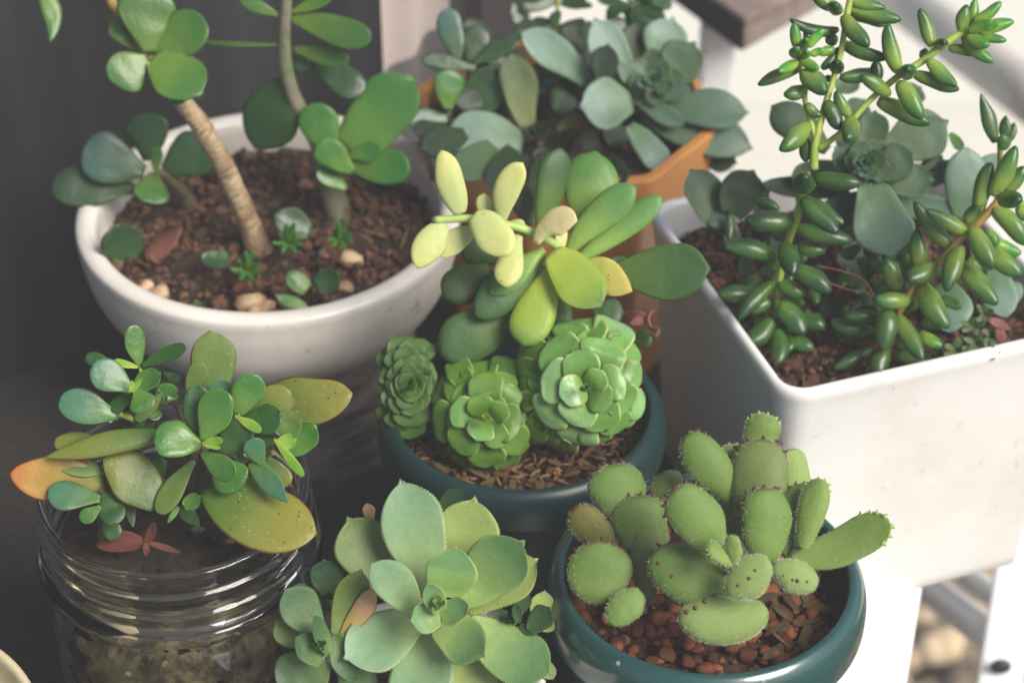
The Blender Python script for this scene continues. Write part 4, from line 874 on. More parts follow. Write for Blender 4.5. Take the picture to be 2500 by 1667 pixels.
for i in range(40, 2, -1):
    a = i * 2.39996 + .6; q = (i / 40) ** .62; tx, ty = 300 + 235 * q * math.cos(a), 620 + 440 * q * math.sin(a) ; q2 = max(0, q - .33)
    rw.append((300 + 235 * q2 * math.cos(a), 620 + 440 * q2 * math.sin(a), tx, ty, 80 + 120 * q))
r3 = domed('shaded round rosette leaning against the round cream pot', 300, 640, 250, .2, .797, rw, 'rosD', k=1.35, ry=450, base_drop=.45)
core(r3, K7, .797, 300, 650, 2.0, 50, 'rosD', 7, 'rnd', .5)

# ---------------------------------------------------------------- lime and green tall plant in the middle
gr = empty('pale_succulent', (.012, .655, .05), 'tall lime green succulent with a bent pale stem above the rosettes', 'succulent')
def G(rows, mat, shape='club', **k): leaves(gr, K4, .80, rows, mat, shape, **{**dict(n=26, m=14), **k})
G([(450, 450, 335, 48, 172, 2.9, 3.2, dict(sh='ov', th=.4)), (355, 520, 185, 795, 185, 2.8, 3.0, dict(sh='ov', th=.35, lat=.06)), (530, 560, 275, 700, 150, 2.4, 2.5, dict(sh='ov')), (720, 515, 850, 130, 165, 2.7, 3.2, dict(lat=-.09, th=.4)),
   (600, 490, 605, 322, 92, 2.2, 2.3), (830, 590, 750, 918, 165, 2.5, 3.0, dict(th=.4, lat=.05)), (750, 515, 868, 520, 66, 2.1, 2.1)], 'lime')
G([(540, 465, 765, 715, 225, 3.1, 3.6, dict(sh='ov', th=.35, lat=-.04, mat='lime')), (940, 640, 1195, 495, 170, 2.7, 3.2, dict(lat=-.22, th=.35))], 'cream')
G([(1250, 780, 1550, 945, 215, 2.0, 2.5, dict(sh='pt', roll=20))], 'yel')
G([(1040, 700, 1350, 1035, 285, 2.3, 3.0, dict(sh='ov', mat='yg')), (1015, 820, 860, 1290, 265, 1.7, 2.3), (1100, 690, 1100, 535, 74, 1.6, 1.6, dict(sh='nar', mat='lime'))], 'yg')
G([(1225, 520, 1315, 62, 320, .2, .1), (1150, 690, 1570, 285, 205, 1.5, 1.8, dict(lat=-.05)), (1200, 750, 1735, 345, 170, .9, 1.0), (1060, 900, 1070, 1240, 205, 1.2, 1.4, dict(mat='gd')), (990, 675, 640, 960, 160, 1.9, 2.1)], 'gp')
G([(960, 540, 1095, 38, 205, 1.0, 1.3, dict(roll=25)), (1400, 840, 2035, 800, 320, 1.0, 2.0, dict(th=.2)), (980, 700, 560, 1108, 235, 1.6, 2.0), (810, 1040, 335, 1350, 320, 1.0, 1.4)], 'gd')
G([(640, 790, 350, 980, 235, .8, 1.1), (690, 750, 465, 660, 165, .3, .5), (1000, 800, 820, 830, 150, .9, 1.0), (905, 530, 800, 250, 150, -.2, -.1, dict(mat='bluG')), (1300, 1080, 1490, 1080, 175, .5, .7, dict(mat='bluG')), (1350, 765, 1525, 745, 60, .5, .5),
   (1540, 1270, 1680, 1230, 112, .3, .5)], 'gk')
ox_, oy_, s_ = K4
stem(gr, K4, .80, [(1120, 1100, -2.5, 60), (1120, 850, 0, 60), (1110, 690, 1.6, 56), (890, 560, 2.2, 58), (720, 515, 2.5, 56), (520, 480, 2.8, 52), (290, 490, 2.9, 50)], 'stemP', seg=14)
stem(gr, K4, .80, [(292, 490, 2.9, 47), (272, 492, 2.9, 40)], 'stemD', name='cut_end')
dtn = empty('dried_tendril', P(950 + 1620 * .3826, 350 + 1100 * .3826, .80), 'curled dry pinkish flower stalk beside the round rosettes', 'dry stalk')
stem(dtn, K4, .80, [(1810, 985, 1.2, 14), (1760, 1020, 1.2, 14), (1690, 1060, 1.0, 18), (1655, 1110, 1.0, 24), (1670, 1170, 1.0, 28), (1715, 1190, 1.2, 30), (1700, 1228, 1.3, 34), (1665, 1215, 1.2, 20)], 'dryP', name='stalk')
leaves(dtn, K4, .80, [(1660, 1130, 1500, 1080, 90, .8, .9, dict(twist=70)), (1650, 1110, 1540, 1150, 50, .8, .9)], 'dryP', 'fold', name='dry_leaf')
# ---------------------------------------------------------------- orange pot: blue rosettes and jades
be = empty('blue_rosette', (.055, .80, .08), 'large blue green rosette in the orange pot beside the bench', 'succulent')
def B(rows, mat, shape='ech', pl=None, **k): leaves(pl or be, K3, .918, rows, mat, shape, **{**dict(n=24, m=12), **k})
B([(1500, 650, 1255, 140, 250, .6, .6), (1660, 430, 1775, 135, 275, -.2, -.3), (1200, 565, 760, 225, 215, .2, .3, dict(lat=.05)), (1500, 690, 1165, 720, 330, 1.4, 2.0, dict(cup=.25)), (1480, 850, 1745, 1150, 180, 1.0, 1.3)], 'bluL')
B([(1730, 570, 1915, 300, 290, .6, .8, dict(mat='bluG')), (1700, 740, 2275, 760, 255, .4, .7, dict(bow=.06)), (1580, 790, 2300, 1000, 270, .1, .4, dict(bow=.06)), (1540, 680, 1850, 840, 120, .8, 1.0), (1700, 670, 1895, 595, 100, 1.0, 1.3), (1560, 640, 1420, 420, 110, .9, 1.2)], 'blu')
B([(1520, 480, 1530, 165, 200, -.6, -.6), (1290, 570, 1340, 308, 175, 1.0, 1.2), (1950, 1010, 2200, 1100, 180, -.2, 0), (1350, 800, 1420, 1000, 160, -.2, .1), (1300, 1000, 1120, 960, 180, -.3, -.2), (1560, 900, 1640, 1120, 160, -.3, .0)], 'bluD')
rows = []
for i in range(34):
    a = random.uniform(0, 6.283); q = random.uniform(.2, 1); x, y = 830 + 620 * q * math.cos(a), 640 + 480 * q * math.sin(a); a2 = random.uniform(0, 6.28)
    rows.append((x, y, x + 230 * math.cos(a2), y + 190 * math.sin(a2), random.uniform(110, 170), -1.4, -1.1 + random.uniform(-.5, .4)))
B(rows, 'bluD', 'club')
B([(560, 980, 330, 1200, 230, 1.5, 4.6, dict(mat='bluG')), (700, 1000, 560, 1300, 200, 1.2, 4.4), (950, 1040, 860, 1340, 200, 1.2, 4.6), (1180, 1060, 1180, 1360, 190, 1.2, 4.6), (1340, 1060, 1440, 1260, 150, 1.2, 4.2), (380, 900, 90, 1010, 190, 1.2, 4.2), (300, 900, 180, 1150, 170, 1.2, 4.6), (250, 850, 30, 900, 150, 1.0, 3.6), (760, 1040, 720, 1350, 200, 1.2, 4.4), (1060, 1040, 1020, 1330, 190, 1.0, 4.2), (500, 700, 300, 640, 150, .0, .4), (1000, 480, 1120, 300, 160, -.8, -.9), (700, 260, 860, 160, 130, -1.2, -1.2), (1180, 330, 1050, 180, 130, -1.2, -1.3)], 'bluD')
rows = []
for i in range(9):
    a = i * 2.39996 + .5; l = 150 + 12 * i; rows.append((1640 + 20 * math.cos(a), 545 + 20 * math.sin(a), 1640 + l * math.cos(a), 545 + l * .9 * math.sin(a), 120 + 6 * i, 1.1 - .08 * i, 1.5 - .12 * i))
B(rows, 'bluG', 'ech', cup=.25)
core(be, K3, .918, 1640, 545, 1.9, 120, 'blu', 11)
stem(be, K3, .918, [(1600, 1100, -3, 90), (1600, 800, -1, 90), (1620, 600, .8, 90)], 'stemGr')
b2 = empty('green_rosette', (.0, .78, .08), 'smaller green hearted rosette low on the left of the blue one', 'succulent')
B([(760, 980, 272, 885, 330, .8, 1.2, dict(bow=.05, mat='bluL')), (800, 870, 690, 370, 235, .2, .4), (760, 1100, 380, 1220, 270, .4, .8, dict(mat='bluG')), (1000, 880, 1150, 770, 80, .4, .6), (860, 1000, 1000, 1240, 170, .3, .6, dict(mat='bluD'))], 'olv', pl=b2)
core(b2, K3, .918, 870, 890, 1.1, 105, 'bluD', 10)
stem(b2, K3, .918, [(850, 1300, -3, 80), (860, 1050, -1, 80), (870, 900, .6, 70)], 'stemGr')
bj = empty('jade_plant', (-.02, .80, .08), 'dark jade plant at the left edge of the orange pot', 'jade plant')
B([(330, 410, 245, 60, 165, .6, .7, dict(sh='spat', mat='jadeG')), (260, 740, 262, 475, 200, .8, 1.0, dict(sh='spat', mat='jadeB')), (260, 800, 5, 850, 190, .6, 1.0, dict(sh='spat', mat='jadeG'))], 'jadeD', pl=bj)
B([(450, 460, 78, 400, 112, .6, .9, dict(sh='spat')), (400, 740, 610, 490, 260, .0, .2, dict(sh='rnd')), (430, 430, 735, 255, 120, .2, .1, dict(sh='spat')), (400, 420, 470, 180, 190, -.3, -.4, dict(sh='spat')), (600, 500, 560, 300, 180, -.5, -.5, dict(sh='spat')), (500, 900, 300, 1000, 180, -.3, .1, dict(sh='spat')), (980, 600, 1080, 760, 170, -.4, -.2, dict(sh='spat')), (900, 560, 1100, 380, 160, -.8, -.9, dict(sh='spat'))], 'jadeD', pl=bj)
stem(bj, K3, .918, [(430, 1000, -2.5, 60), (420, 700, -.8, 56), (400, 450, .3, 46)], 'stemD')
stem(bj, K3, .918, [(260, 960, -2, 40), (265, 760, .6, 34)], 'stemD')
bb = empty('jade_plant', (.02, .84, .08), 'dark glossy jade twigs rising behind the blue rosette against the bright floor', 'jade plant')
rows = []
for (x, y) in ((1000, 20), (1000, 180), (1500, 40), (1500, 150), (1000, -80), (1500, -60)):
    for a in (160, 20, 205, -25, 100, -80) if y != 20 else (170, 10, 190, -10):
        l = random.uniform(170, 250); rows.append((x, y, x + l * math.cos(R(a)), y - l * math.sin(R(a)) * .55, random.uniform(70, 110), -2.0, -2.0 + random.uniform(-.3, .6), dict(roll=random.uniform(-50, 50))))
rows += [(700, 20, 740, 160, 90, -2, -2), (1500, 60, 1690, 180, 90, -1.9, -1.8), (1600, 0, 1775, 40, 80, -1.8, -1.8)]
B(rows, 'jadeD', 'spat', pl=bb)
for x in (1000, 1500): stem(bb, K3, .918, [(x + 20, 700, -4, 34), (x + 10, 300, -2.6, 32), (x, 100, -2.1, 30), (x, -160, -1.6, 28)], 'stemG')

# ---------------------------------------------------------------- planter: jelly bean plant
se = empty('jelly_bean_plant', (.10, .67, .076), 'tall glossy jelly bean plant branching above the left side of the planter', 'succulent')
BN = dict(n=20, m=14)
def S5(rows, mat='sed', pl=None, t0=.775, **k): leaves(pl or se, K5, t0, rows, mat, 'bean', **{**BN, **k})
def S6(rows, mat='sed', pl=None, t0=.81, **k): leaves(pl or se, K6, t0, rows, mat, 'bean', **{**BN, **k})
S5([(895, 300, 882, 148, 76, 1.2, 1.4), (975, 300, 1080, 188, 78, 1.3, 1.5), (950, 310, 965, 250, 76, .9, 2.3), (900, 360, 900, 310, 78, 1.0, 2.6), (970, 360, 968, 330, 58, 1.3, 2.4), (1040, 335, 1145, 305, 66, 1.2, 1.2), (990, 350, 1078, 320, 64, 1.6, 1.7), (930, 380, 1048, 440, 78, 1.4, 1.8), (905, 400, 785, 458, 82, 1.4, 1.9),
    (2030, 140, 2205, 10, 82, .4, .5), (2000, 200, 2150, 140, 82, .9, 1.4), (2060, 215, 2290, 140, 84, .2, .3), (1990, 230, 2135, 290, 84, .8, 1.1), (2060, 240, 2242, 262, 80, .3, .5), (1960, 230, 2162, 400, 84, .4, .6), (2020, 190, 2040, -10, 62, .0, 0), (2090, 190, 2190, 150, 50, .8, 1.0)], 'sedB')
S5([(915, 440, 652, 545, 86, .9, 1.0), (935, 460, 1090, 600, 142, 1.3, 1.7), (965, 800, 792, 960, 122, .6, 1.3), (1200, 100, 1365, 295, 128, 1.1, 1.5), (1250, 10, 1468, 55, 84, .8, .9), (1240, 60, 1572, 130, 98, .6, .9), (1150, 60, 1000, -30, 100, .6, .8), (1556, 465, 1485, 148, 116, .9, 1.2), (1490, 600, 1305, 480, 118, .9, 1.3),
    (1555, 530, 1700, 765, 130, 1.1, 1.4), (1420, 640, 1755, 795, 112, .4, .5), (1650, 470, 1940, 575, 110, .4, .6), (1740, 380, 1925, 555, 92, .8, 1.2), (1765, 300, 1685, 55, 88, .7, .8), (1240, 740, 1155, 575, 82, .7, .9), (1250, 760, 1212, 893, 118, .9, 1.6), (1950, 205, 1990, 30, 84, .6, .8), (1600, 480, 1612, 440, 112, .6, 2.2), (1835, 300, 1845, 270, 78, .5, 1.8), (1160, 60, 1155, 30, 110, .5, 2.0),
    (1690, 370, 1725, 310, 60, .2, .2), (950, 560, 818, 600, 100, .8, 1.1, dict(lat=-.12)), (965, 660, 1060, 740, 88, .8, .9, dict(lat=.12)), (1870, 310, 2070, 350, 72, .2, .2), (1085, 650, 1175, 830, 102, .7, .9, dict(mat='sedD'))], 'sed')
S5([(1165, 190, 858, 120, 96, .3, .6, dict(lat=-.12)), (1190, 280, 1490, 370, 96, .3, .5), (1060, 440, 1172, 300, 62, .5, .4), (1165, 440, 1160, 395, 96, .2, 1.6), (1105, 520, 1110, 480, 50, .2, .3), (1180, 490, 1440, 440, 92, -.2, -.3, dict(mat='sedS')), (1410, 530, 1412, 385, 82, -.2, -.2), (1230, 90, 1465, 168, 84, .0, .0, dict(mat='sedS')), (1150, 240, 1090, 270, 90, .1, .3, dict(mat='sedS')), (960, 880, 958, 1035, 86, .1, .2, dict(mat='sedS')),
    (960, 1200, 960, 1120, 130, -.2, 1.3), (960, 300, 962, 165, 62, .4, .4)], 'sedD')
rows = []
for i in range(46):
    x, y = random.uniform(430, 1750), random.uniform(560, 1130); x = x + max(0, (y - 700)) * .35; a = random.uniform(0, 6.28); l = random.uniform(110, 170)
    rows.append((x, y, x + l * math.cos(a), y + l * .7 * math.sin(a), random.uniform(70, 105), -2.0 + (y - 560) * .0026, -1.6 + (y - 560) * .0026))
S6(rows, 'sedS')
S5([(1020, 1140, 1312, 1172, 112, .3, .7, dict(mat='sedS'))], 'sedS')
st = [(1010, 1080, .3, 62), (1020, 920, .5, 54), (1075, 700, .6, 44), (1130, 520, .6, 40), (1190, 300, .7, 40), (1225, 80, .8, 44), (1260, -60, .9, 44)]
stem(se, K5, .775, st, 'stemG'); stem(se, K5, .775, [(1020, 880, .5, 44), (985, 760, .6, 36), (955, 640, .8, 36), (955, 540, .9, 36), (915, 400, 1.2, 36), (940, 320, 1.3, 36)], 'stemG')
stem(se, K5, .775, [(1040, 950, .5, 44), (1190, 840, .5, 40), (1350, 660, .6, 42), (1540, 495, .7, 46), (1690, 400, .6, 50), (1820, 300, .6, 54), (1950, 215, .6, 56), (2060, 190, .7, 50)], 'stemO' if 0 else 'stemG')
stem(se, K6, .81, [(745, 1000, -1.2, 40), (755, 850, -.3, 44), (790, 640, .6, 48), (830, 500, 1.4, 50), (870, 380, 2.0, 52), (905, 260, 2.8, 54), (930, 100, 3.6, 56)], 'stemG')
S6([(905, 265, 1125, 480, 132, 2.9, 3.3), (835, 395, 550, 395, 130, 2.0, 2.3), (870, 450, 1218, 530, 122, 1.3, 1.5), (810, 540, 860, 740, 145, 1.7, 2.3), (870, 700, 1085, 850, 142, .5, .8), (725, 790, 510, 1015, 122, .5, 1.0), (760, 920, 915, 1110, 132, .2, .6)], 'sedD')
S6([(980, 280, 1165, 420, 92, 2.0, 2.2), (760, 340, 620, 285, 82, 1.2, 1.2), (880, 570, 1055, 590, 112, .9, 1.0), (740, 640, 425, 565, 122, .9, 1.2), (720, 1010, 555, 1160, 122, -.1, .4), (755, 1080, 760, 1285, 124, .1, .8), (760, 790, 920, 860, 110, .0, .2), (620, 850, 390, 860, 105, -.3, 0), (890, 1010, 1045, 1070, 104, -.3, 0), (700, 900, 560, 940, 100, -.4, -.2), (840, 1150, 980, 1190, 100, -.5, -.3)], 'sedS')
s2 = empty('jelly_bean_plant', (.155, .66, .076), 'jelly bean plant with a bright leaning stem at the front right of the planter', 'succulent')
S6([(1500, 830, 1425, 630, 112, 1.3, 1.5), (1560, 890, 1345, 885, 116, 1.5, 1.9), (1735, 690, 1552, 770, 120, 2.1, 2.6), (1640, 720, 1622, 445, 118, 1.5, 1.6), (1835, 570, 1600, 280, 112, 2.0, 2.2), (1925, 480, 1665, 335, 112, 2.6, 3.0), (1890, 570, 1800, 845, 138, 2.7, 3.2, dict(lat=.05)), (1950, 450, 2085, 692, 122, 2.9, 3.3),
    (2090, 330, 2290, 555, 132, 3.0, 3.3), (2050, 590, 2265, 745, 126, 1.9, 2.2), (1890, 670, 2115, 920, 140, 2.0, 2.6), (1640, 790, 1815, 1065, 142, 1.6, 2.3), (1495, 985, 1655, 1262, 132, 1.2, 1.9), (1985, 400, 2060, 40, 112, 2.7, 2.8)], 'sed', s2)
S6([(1770, 880, 1895, 940, 96, .9, 1.1), (1630, 1100, 1778, 1180, 104, .8, 1.1), (2060, 520, 2262, 600, 112, 1.4, 1.5), (2030, 470, 2110, 560, 90, 1.9, 2.0), (1930, 640, 2040, 720, 90, 1.4, 1.4), (1600, 880, 1560, 960, 90, .9, 1), (2240, 300, 2300, 390, 100, 2.4, 2.6)], 'sedB', s2)
S6([(1435, 950, 1400, 1205, 130, 1.4, 1.7), (1420, 1190, 1375, 1378, 132, 1.2, 1.6), (1380, 1005, 1172, 1000, 108, .6, .8), (1350, 1090, 1080, 1020, 112, .0, .1), (1330, 1200, 1100, 1315, 100, .2, .5), (1480, 1240, 1705, 1318, 118, .4, .7), (1480, 1150, 1560, 1200, 90, .3, .4), (1620, 1230, 1720, 1290, 70, .1, .3)], 'sedS', s2)
S5([(2150, 1240, 2300, 928, 116, 1.9, 2.4), (2060, 1320, 2142, 1035, 104, 1.6, 1.8), (2230, 1220, 2352, 1060, 100, 1.6, 1.8), (2200, 1275, 2325, 1275, 116, 1.9, 2.9), (1980, 1420, 2060, 1300, 96, .9, 1.0), (2310, 1330, 2400, 1420, 90, 1.6, 1.6)], 'sed', s2)
stem(s2, K6, .81, [(1440, 1260, -.2, 44), (1470, 1060, .8, 46), (1530, 920, 1.4, 44), (1620, 780, 1.7, 44), (1760, 650, 2.1, 46), (1890, 510, 2.5, 50), (2000, 410, 2.8, 54), (2110, 290, 3.1, 54), (2230, 120, 3.3, 50)], 'stemO')
s3 = empty('jelly_bean_plant', (.185, .70, .076), 'pale pointed jelly bean tip rising at the back right of the planter', 'succulent')
leaves(s3, K5, .80, [(2170, 910, 2075, 595, 92, .4, .6), (2225, 880, 2235, 735, 74, .3, .4), (2230, 950, 2210, 860, 100, .6, .9, dict(sh='bean')), (2260, 900, 2290, 780, 60, .2, .2)], 'sedS', 'pt', th=.6)
stem(s3, K5, .80, [(2180, 1300, -2, 44), (2200, 1100, -1, 44), (2200, 920, .3, 40)], 'stemG')
# blue green rosette of the planter
pr = empty('blue_rosette', (.125, .69, .076), 'grey green rosette in the middle of the planter behind the jelly beans', 'succulent')
def Q(rows, mat, pl=None, frame=K5, t0=.825, **k): leaves(pl or pr, frame, t0, rows, mat, 'ech', **{**dict(n=26, m=14), **k})
Q([(1100, 960, 750, 680, 235, -.4, -.6, dict(sh='club')), (1370, 960, 1400, 720, 190, -.1, -.2, dict(sh='rnd')), (1470, 980, 1850, 780, 300, -.6, -.7), (1420, 1160, 1765, 1150, 215, .2, .3), (1390, 1120, 1635, 975, 225, .6, .9), (1230, 780, 1330, 640, 150, -.7, -.8), (1600, 640, 1690, 560, 140, -1.4, -1.5, dict(sh='rnd'))], 'bluG')
Q([(1265, 1110, 1150, 945, 150, .5, .8), (1200, 1070, 870, 1130, 160, -.6, -.5), (1280, 950, 1180, 820, 150, -.5, -.5), (1150, 560, 1300, 520, 130, -1.2, -1.3, dict(sh='rnd')), (1720, 1180, 1860, 1030, 170, -1.0, -1.0), (1700, 1080, 1830, 1000, 120, -1.1, -1.1, dict(mat='bluD')), (1880, 850, 1960, 960, 70, -.8, -.6, dict(mat='sedS'))], 'bluG')
Q([(1320, 170, 1462, 612, 335, .5, .9), (1290, 250, 1050, 420, 200, -.6, -.4, dict(mat='bluD')), (1200, 240, 660, 175, 120, -1.0, -1.0, dict(mat='bluD')), (1400, 265, 1840, 350, 165, -.7, -.5), (1450, 600, 1560, 760, 180, -1.5, -1.2, dict(mat='bluD')), (1080, 870, 1100, 1000, 150, -1.0, -.6, dict(sh='rnd', mat='bluD'))], 'blu', frame=K6)
rows = []
for i in range(10):
    a = i * 2.39996 + 1.1; l = 125 + 11 * i; rows.append((1335 + 16 * math.cos(a), 1045 + 16 * math.sin(a), 1335 + l * math.cos(a), 1045 + l * .85 * math.sin(a), 105 + 7 * i, .9 - .07 * i, 1.35 - .12 * i))
Q(rows, 'bluG', cup=.25)
core(pr, K5, .825, 1335, 1045, 1.6, 100, 'blu', 12)
stem(pr, K5, .825, [(1350, 1700, -4, 60), (1340, 1400, -2, 60), (1335, 1100, .0, 50)], 'stemD')
rows = []
for i in range(26):
    a = random.uniform(0, 6.283); x, y = random.uniform(480, 1700), random.uniform(300, 820); a2 = random.uniform(0, 6.28)
    rows.append((x, y, x + 170 * math.cos(a2), y + 150 * math.sin(a2), random.uniform(80, 130), -2.4, -2.0))
Q(rows, 'bluD', frame=K6)
pl_ = empty('dark_rosette', (.075, .70, .076), 'dark rounded leaves hanging over the left corner of the planter', 'succulent')
Q([(420, 430, 225, 100, 235, .1, .4, dict(sh='rnd', mat='bluG')), (460, 360, 600, 105, 245, .5, .8, dict(sh='rnd')), (340, 340, 420, 440, 120, .2, .4, dict(mat='blu')), (500, 300, 700, 220, 150, -.7, -.7)], 'bluD', pl=pl_, frame=K6, t0=.845)
leaves(pl_, K6, .845, [(457, 365, 457, 525, 52, .7, .9)], 'sedS', 'bean')
stem(pl_, K6, .845, [(520, 620, -2.5, 50), (500, 480, -1, 46), (460, 380, .4, 40)], 'stemGr')
pR = empty('pale_rosette', (.175, .67, .076), 'pale frosted oval leaves standing behind the leaning jelly bean stem', 'succulent')
Q([(1985, 1400, 1985, 945, 275, -.5, -.3, dict(sh='ov', roll=10)), (2120, 1150, 2170, 980, 150, -.9, -.9, dict(sh='ov'))], 'bluL', pl=pR)
Q([(1800, 790, 1830, 1088, 245, -.2, .3, dict(sh='ov')), (2090, 700, 2165, 995, 190, -.1, .3, dict(sh='ov')), (2150, 800, 2240, 900, 160, -.3, 0, dict(sh='ov'))], 'bluL', pl=pR, frame=K6)
stem(pR, K6, .825, [(1960, 1150, -2.4, 46), (1960, 900, -1.2, 46), (1960, 560, -.4, 40)], 'stemGr')
# tiny seedlings at the planter's front
tn = empty('tiny_succulent', (.185, .655, .076), 'tiny grey and pink seedlings near the front rim of the planter', 'succulent')
rows = []
for (x, y) in ((1860, 1200), (1960, 1050), (1980, 1160), (2080, 1110), (1940, 1230), (2070, 1200), (2030, 980)):
    for a in range(0, 360, 72):
        a += random.uniform(-20, 20); l = random.uniform(50, 85); rows.append((x, y, x + l * math.cos(R(a)), y + l * math.sin(R(a)), random.uniform(34, 52), -.1, .3))
leaves(tn, K6, .80, rows, 'tiny', 'ov', n=10, m=8)
leaves(tn, K6, .80, [(2060, 1010, 2190, 1070, 60, .3, .3), (2110, 1060, 2150, 1150, 60, .3, .3)], 'dryP', 'ov', n=12, m=8)
rt_ = empty('air_roots', P(1600 + 1350 * .3954, 380 + 860 * .3954, .79), 'fine pale air roots sprouting from the leaning jelly bean stem', 'roots')
for a in ([(1000, 680, 1.2, 7), (1120, 705, 1.3, 7), (1240, 740, 1.4, 8), (1300, 780, 1.5, 8), (1350, 862, 1.6, 9)], [(1020, 765, 1.2, 7), (1100, 795, 1.3, 8), (1200, 830, 1.4, 8), (1290, 840, 1.5, 8), (1355, 878, 1.6, 9)], [(1190, 910, .8, 6), (1260, 920, 1.0, 6), (1350, 925, 1.2, 7)], [(300, 610, -1, 9), (400, 610, -.9, 9), (470, 680, -.8, 8), (520, 790, -.9, 8)]):
    stem(rt_, K6, .81, a, 'dryP', name='root', seg=5)

# ---------------------------------------------------------------- jades in the round cream pot
j1 = empty('jade_plant', (-.095, .735, .06), 'jade with a thick ringed trunk and four broad leaves at its top', 'jade plant')
def JD(rows, mat, pl, frame, t0, shape='spat', **k): leaves(pl, frame, t0, rows, mat, shape, **{**dict(n=24, m=14), **k})
stem(j1, K1, .893, [(1262, 1260, -.5, 165), (1238, 1190, .0, 130), (1205, 1100, .4, 112), (1120, 900, 1.6, 106), (1040, 740, 2.6, 100), (960, 600, 3.5, 92), (860, 470, 4.4, 88), (760, 350, 5.2, 66), (715, 270, 5.7, 44)], 'bark', name='trunk', seg=24, wob=.07)
JD([(722, 250, 688, -60, 245, 5.9, 6.2), (742, 255, 985, 100, 205, 5.8, 6.2), (742, 268, 955, 450, 230, 6.0, 6.5, dict(sh='rnd', cup=.05)), (705, 282, 548, 405, 188, 6.0, 6.4, dict(lat=.06)), (680, 240, 560, 80, 150, 5.4, 5.4), (840, 440, 880, 492, 110, 5.6, 5.7)], 'jade', j1, K1, .893)
stem(j1, K1, .893, [(570, 60, 5.3, 50), (540, 20, 5.2, 50), (510, -60, 5.0, 48)], 'stemO', name='twig'); stem(j1, K1, .893, [(715, 290, 5.5, 44), (640, 180, 5.3, 40), (570, 60, 5.3, 40)], 'stemO', name='twig')
JD([(190, -60, 238, 205, 88, 5.2, 5.4, dict(lat=-.14, th=.3, sh='pt'))], 'jade', j1, K1, .893)
stem(j1, K1, .893, [(520, -60, 5.0, 40), (340, -130, 5.1, 36), (190, -60, 5.2, 30)], 'stemO', name='twig')
j2 = empty('jade_plant', (-.07, .755, .06), 'slender jade stem with long side leaves rising at the back of the round pot', 'jade plant')
stem(j2, K2, .913, [(640, 1110, -.3, 140), (620, 960, .3, 118), (560, 730, 1.4, 84), (450, 520, 2.6, 72), (398, 380, 3.6, 66), (380, 210, 4.6, 62), (385, 60, 5.6, 58), (385, -80, 6.4, 56)], 'stemGr', name='trunk', seg=18, wob=.06)
JD([(410, 85, 795, 190, 142, 5.4, 5.9, dict(roll=10)), (425, 235, 692, 292, 92, 4.6, 4.9, dict(roll=20)), (375, 212, 0, 200, 62, 4.6, 4.9, dict(roll=60, lat=-.05)), (350, 75, 165, -10, 66, 5.6, 5.8), (415, 60, 610, -20, 66, 5.6, 5.8)], 'jade', j2, K2, .913)
JD([(400, 400, 240, 705, 250, 3.2, 2.0, dict(sh='ov')), (520, 300, 765, 440, 150, 3.4, 3.4), (430, 260, 480, 340, 60, 4.0, 4.0)], 'jadeD', j2, K2, .913)
JD([(690, 720, 985, 378, 268, 2.8, 3.2, dict(sh='rnd', cup=.05, n=30)), (620, 745, 500, 500, 168, 2.8, 3.2), (710, 820, 540, 688, 132, 3.2, 3.7), (700, 790, 978, 775, 160, 3.0, 3.6, dict(lat=.08)), (690, 750, 842, 715, 88, 3.2, 3.5), (680, 900, 540, 810, 92, 2.6, 3.0)], 'jadeB', j2, K2, .913)
stem(j2, K2, .913, [(600, 880, 1.2, 44), (660, 820, 2.2, 40), (700, 760, 3.0, 36)], 'stemG', name='twig')
j3 = empty('jade_plant', (-.125, .76, .06), 'short jade with glossy dark leaves leaning over the left rim', 'jade plant')
JD([(710, 770, 705, 538, 188, .9, 1.2, dict(mat='jadeD')), (690, 825, 395, 720, 225, 1.3, 2.0, dict(mat='jadeG')), (640, 905, 248, 905, 192, .9, 1.4, dict(lat=.04)), (735, 830, 722, 975, 160, 1.4, 2.0, dict(mat='jade')), (785, 820, 1005, 690, 210, .8, .9), (745, 830, 750, 700, 54, 1.6, 2.0, dict(mat='jade'))], 'jadeD', j3, K1, .905)
stem(j3, K1, .905, [(910, 1010, -1.0, 80), (860, 900, 0, 66), (750, 820, 1.2, 44)], 'stemD', name='trunk')
# seedlings and fallen leaves on the soil of the round pot
def fallen(label, frame, rows, mat, t0, name='fallen_leaf', cat='fallen leaf', sh='rnd'):
    ox, oy, s = frame; e_ = empty(name, P(ox + rows[0][0] * s, oy + rows[0][1] * s, t0), label, cat); leaves(e_, frame, t0, rows, mat, sh, n=18, m=10); return e_
fallen('fallen green jade leaf standing in the soil by the left rim', K1, [(600, 1240, 570, 1080, 190, .3, .9)], 'jadeD', .872)
fallen('crumpled dry red leaf lying on the dark soil', K1, [(700, 1240, 870, 1085, 110, .3, .6, dict(cup=-.3, twist=40)), (740, 1200, 760, 1260, 60, .3, .4)], 'dryP', .878, 'dry_leaf', 'dry leaf', 'fold')
fallen('flat green leaf lying at the foot of the ringed trunk', K1, [(1100, 1240, 965, 1240, 90, .2, .4)], 'jadeD', .872)
fallen('dull round leaf on the soil between the two jade trunks', K2, [(505, 1110, 340, 1030, 130, .2, .6)], 'jadeD', .885)
fallen('round green leaf facing up near the front rim of the cream pot', K2, [(490, 1390, 400, 1310, 100, .2, .4)], 'jade', .858)
fallen('dark round leaf beside the tan stone near the rim', K2, [(600, 1400, 570, 1290, 120, .1, .3)], 'jadeD', .858)
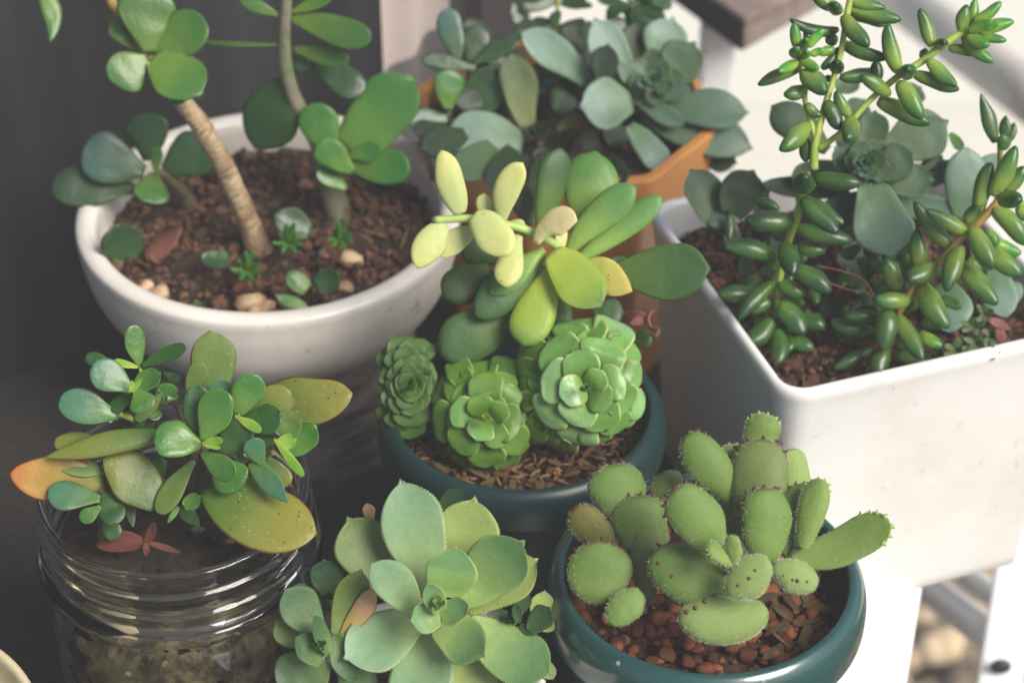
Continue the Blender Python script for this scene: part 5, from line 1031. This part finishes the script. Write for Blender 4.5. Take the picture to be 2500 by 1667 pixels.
fallen('long green leaf half buried at the front of the soil', K2, [(490, 1478, 335, 1410, 62, .2, .3)], 'jade', .85, sh='pt')
fallen('green leaf tip sticking out under the front rim of the cream pot', K1, [(890, 1495, 970, 1445, 40, .1, .3)], 'jade', .85, sh='pt')
fallen('small red curled leaf on the soil below the ringed trunk', K1, [(1120, 1385, 1200, 1375, 60, .2, .3, dict(twist=80))], 'dry', .865, 'dry_leaf', 'dry leaf', 'fold')
fallen('reddish pointed leaf beside the back jade stem', K2, [(580, 1165, 640, 1250, 40, .2, .3)], 'dry', .875, 'dry_leaf', 'dry leaf', 'pt')
for lab, frame, x, y, t0 in (('tiny bright sprout at the foot of the ringed trunk', K1, 1180, 1290, .868), ('tiny sprout between the two jade stems', K2, 400, 1160, .878), ('tiny sprout at the foot of the back jade stem', K2, 640, 1145, .88)):
    rows = [(x, y, x + random.uniform(55, 90) * math.cos(R(a)), y + 60 * math.sin(R(a)), 34, .2, .7) for a in (10, 60, 120, 180, 235, 290, 330)] + [(x, y, x - 8, y - 90, 34, .4, 1.0), (x, y, x + 35, y - 95, 34, .4, 1.0)]
    e_ = empty('jade_sprout', P(frame[0] + x * frame[2], frame[1] + y * frame[2], t0), lab, 'sprout', 'tiny sprouts in the round pot'); leaves(e_, frame, t0, rows, 'jadeB', 'bean', n=10, m=8)
    stem(e_, frame, t0, [(x, y + 50, -.6, 20), (x, y, .3, 18)], 'stemG')
hm = bpy.data.materials.new('black_lift_volume'); hm.use_nodes = True; hn = hm.node_tree; hn.nodes.remove(hn.nodes['Principled BSDF'])
pv = hn.nodes.new('ShaderNodeVolumePrincipled'); pv.inputs['Color'].default_value = (.97, .97, .99, 1); pv.inputs['Density'].default_value = .072; pv.inputs['Anisotropy'].default_value = 0
hn.links.new(pv.outputs[0], hn.nodes['Material Output'].inputs['Volume'])
V, F = box((.1, 2.0, -.05), (4.4, 5.4, 2.0)); hz = mk('added_haze', V, F, hm, smooth=False); hz['kind'] = 'stuff'  # volume added only to lift the blacks; no real mist in the air
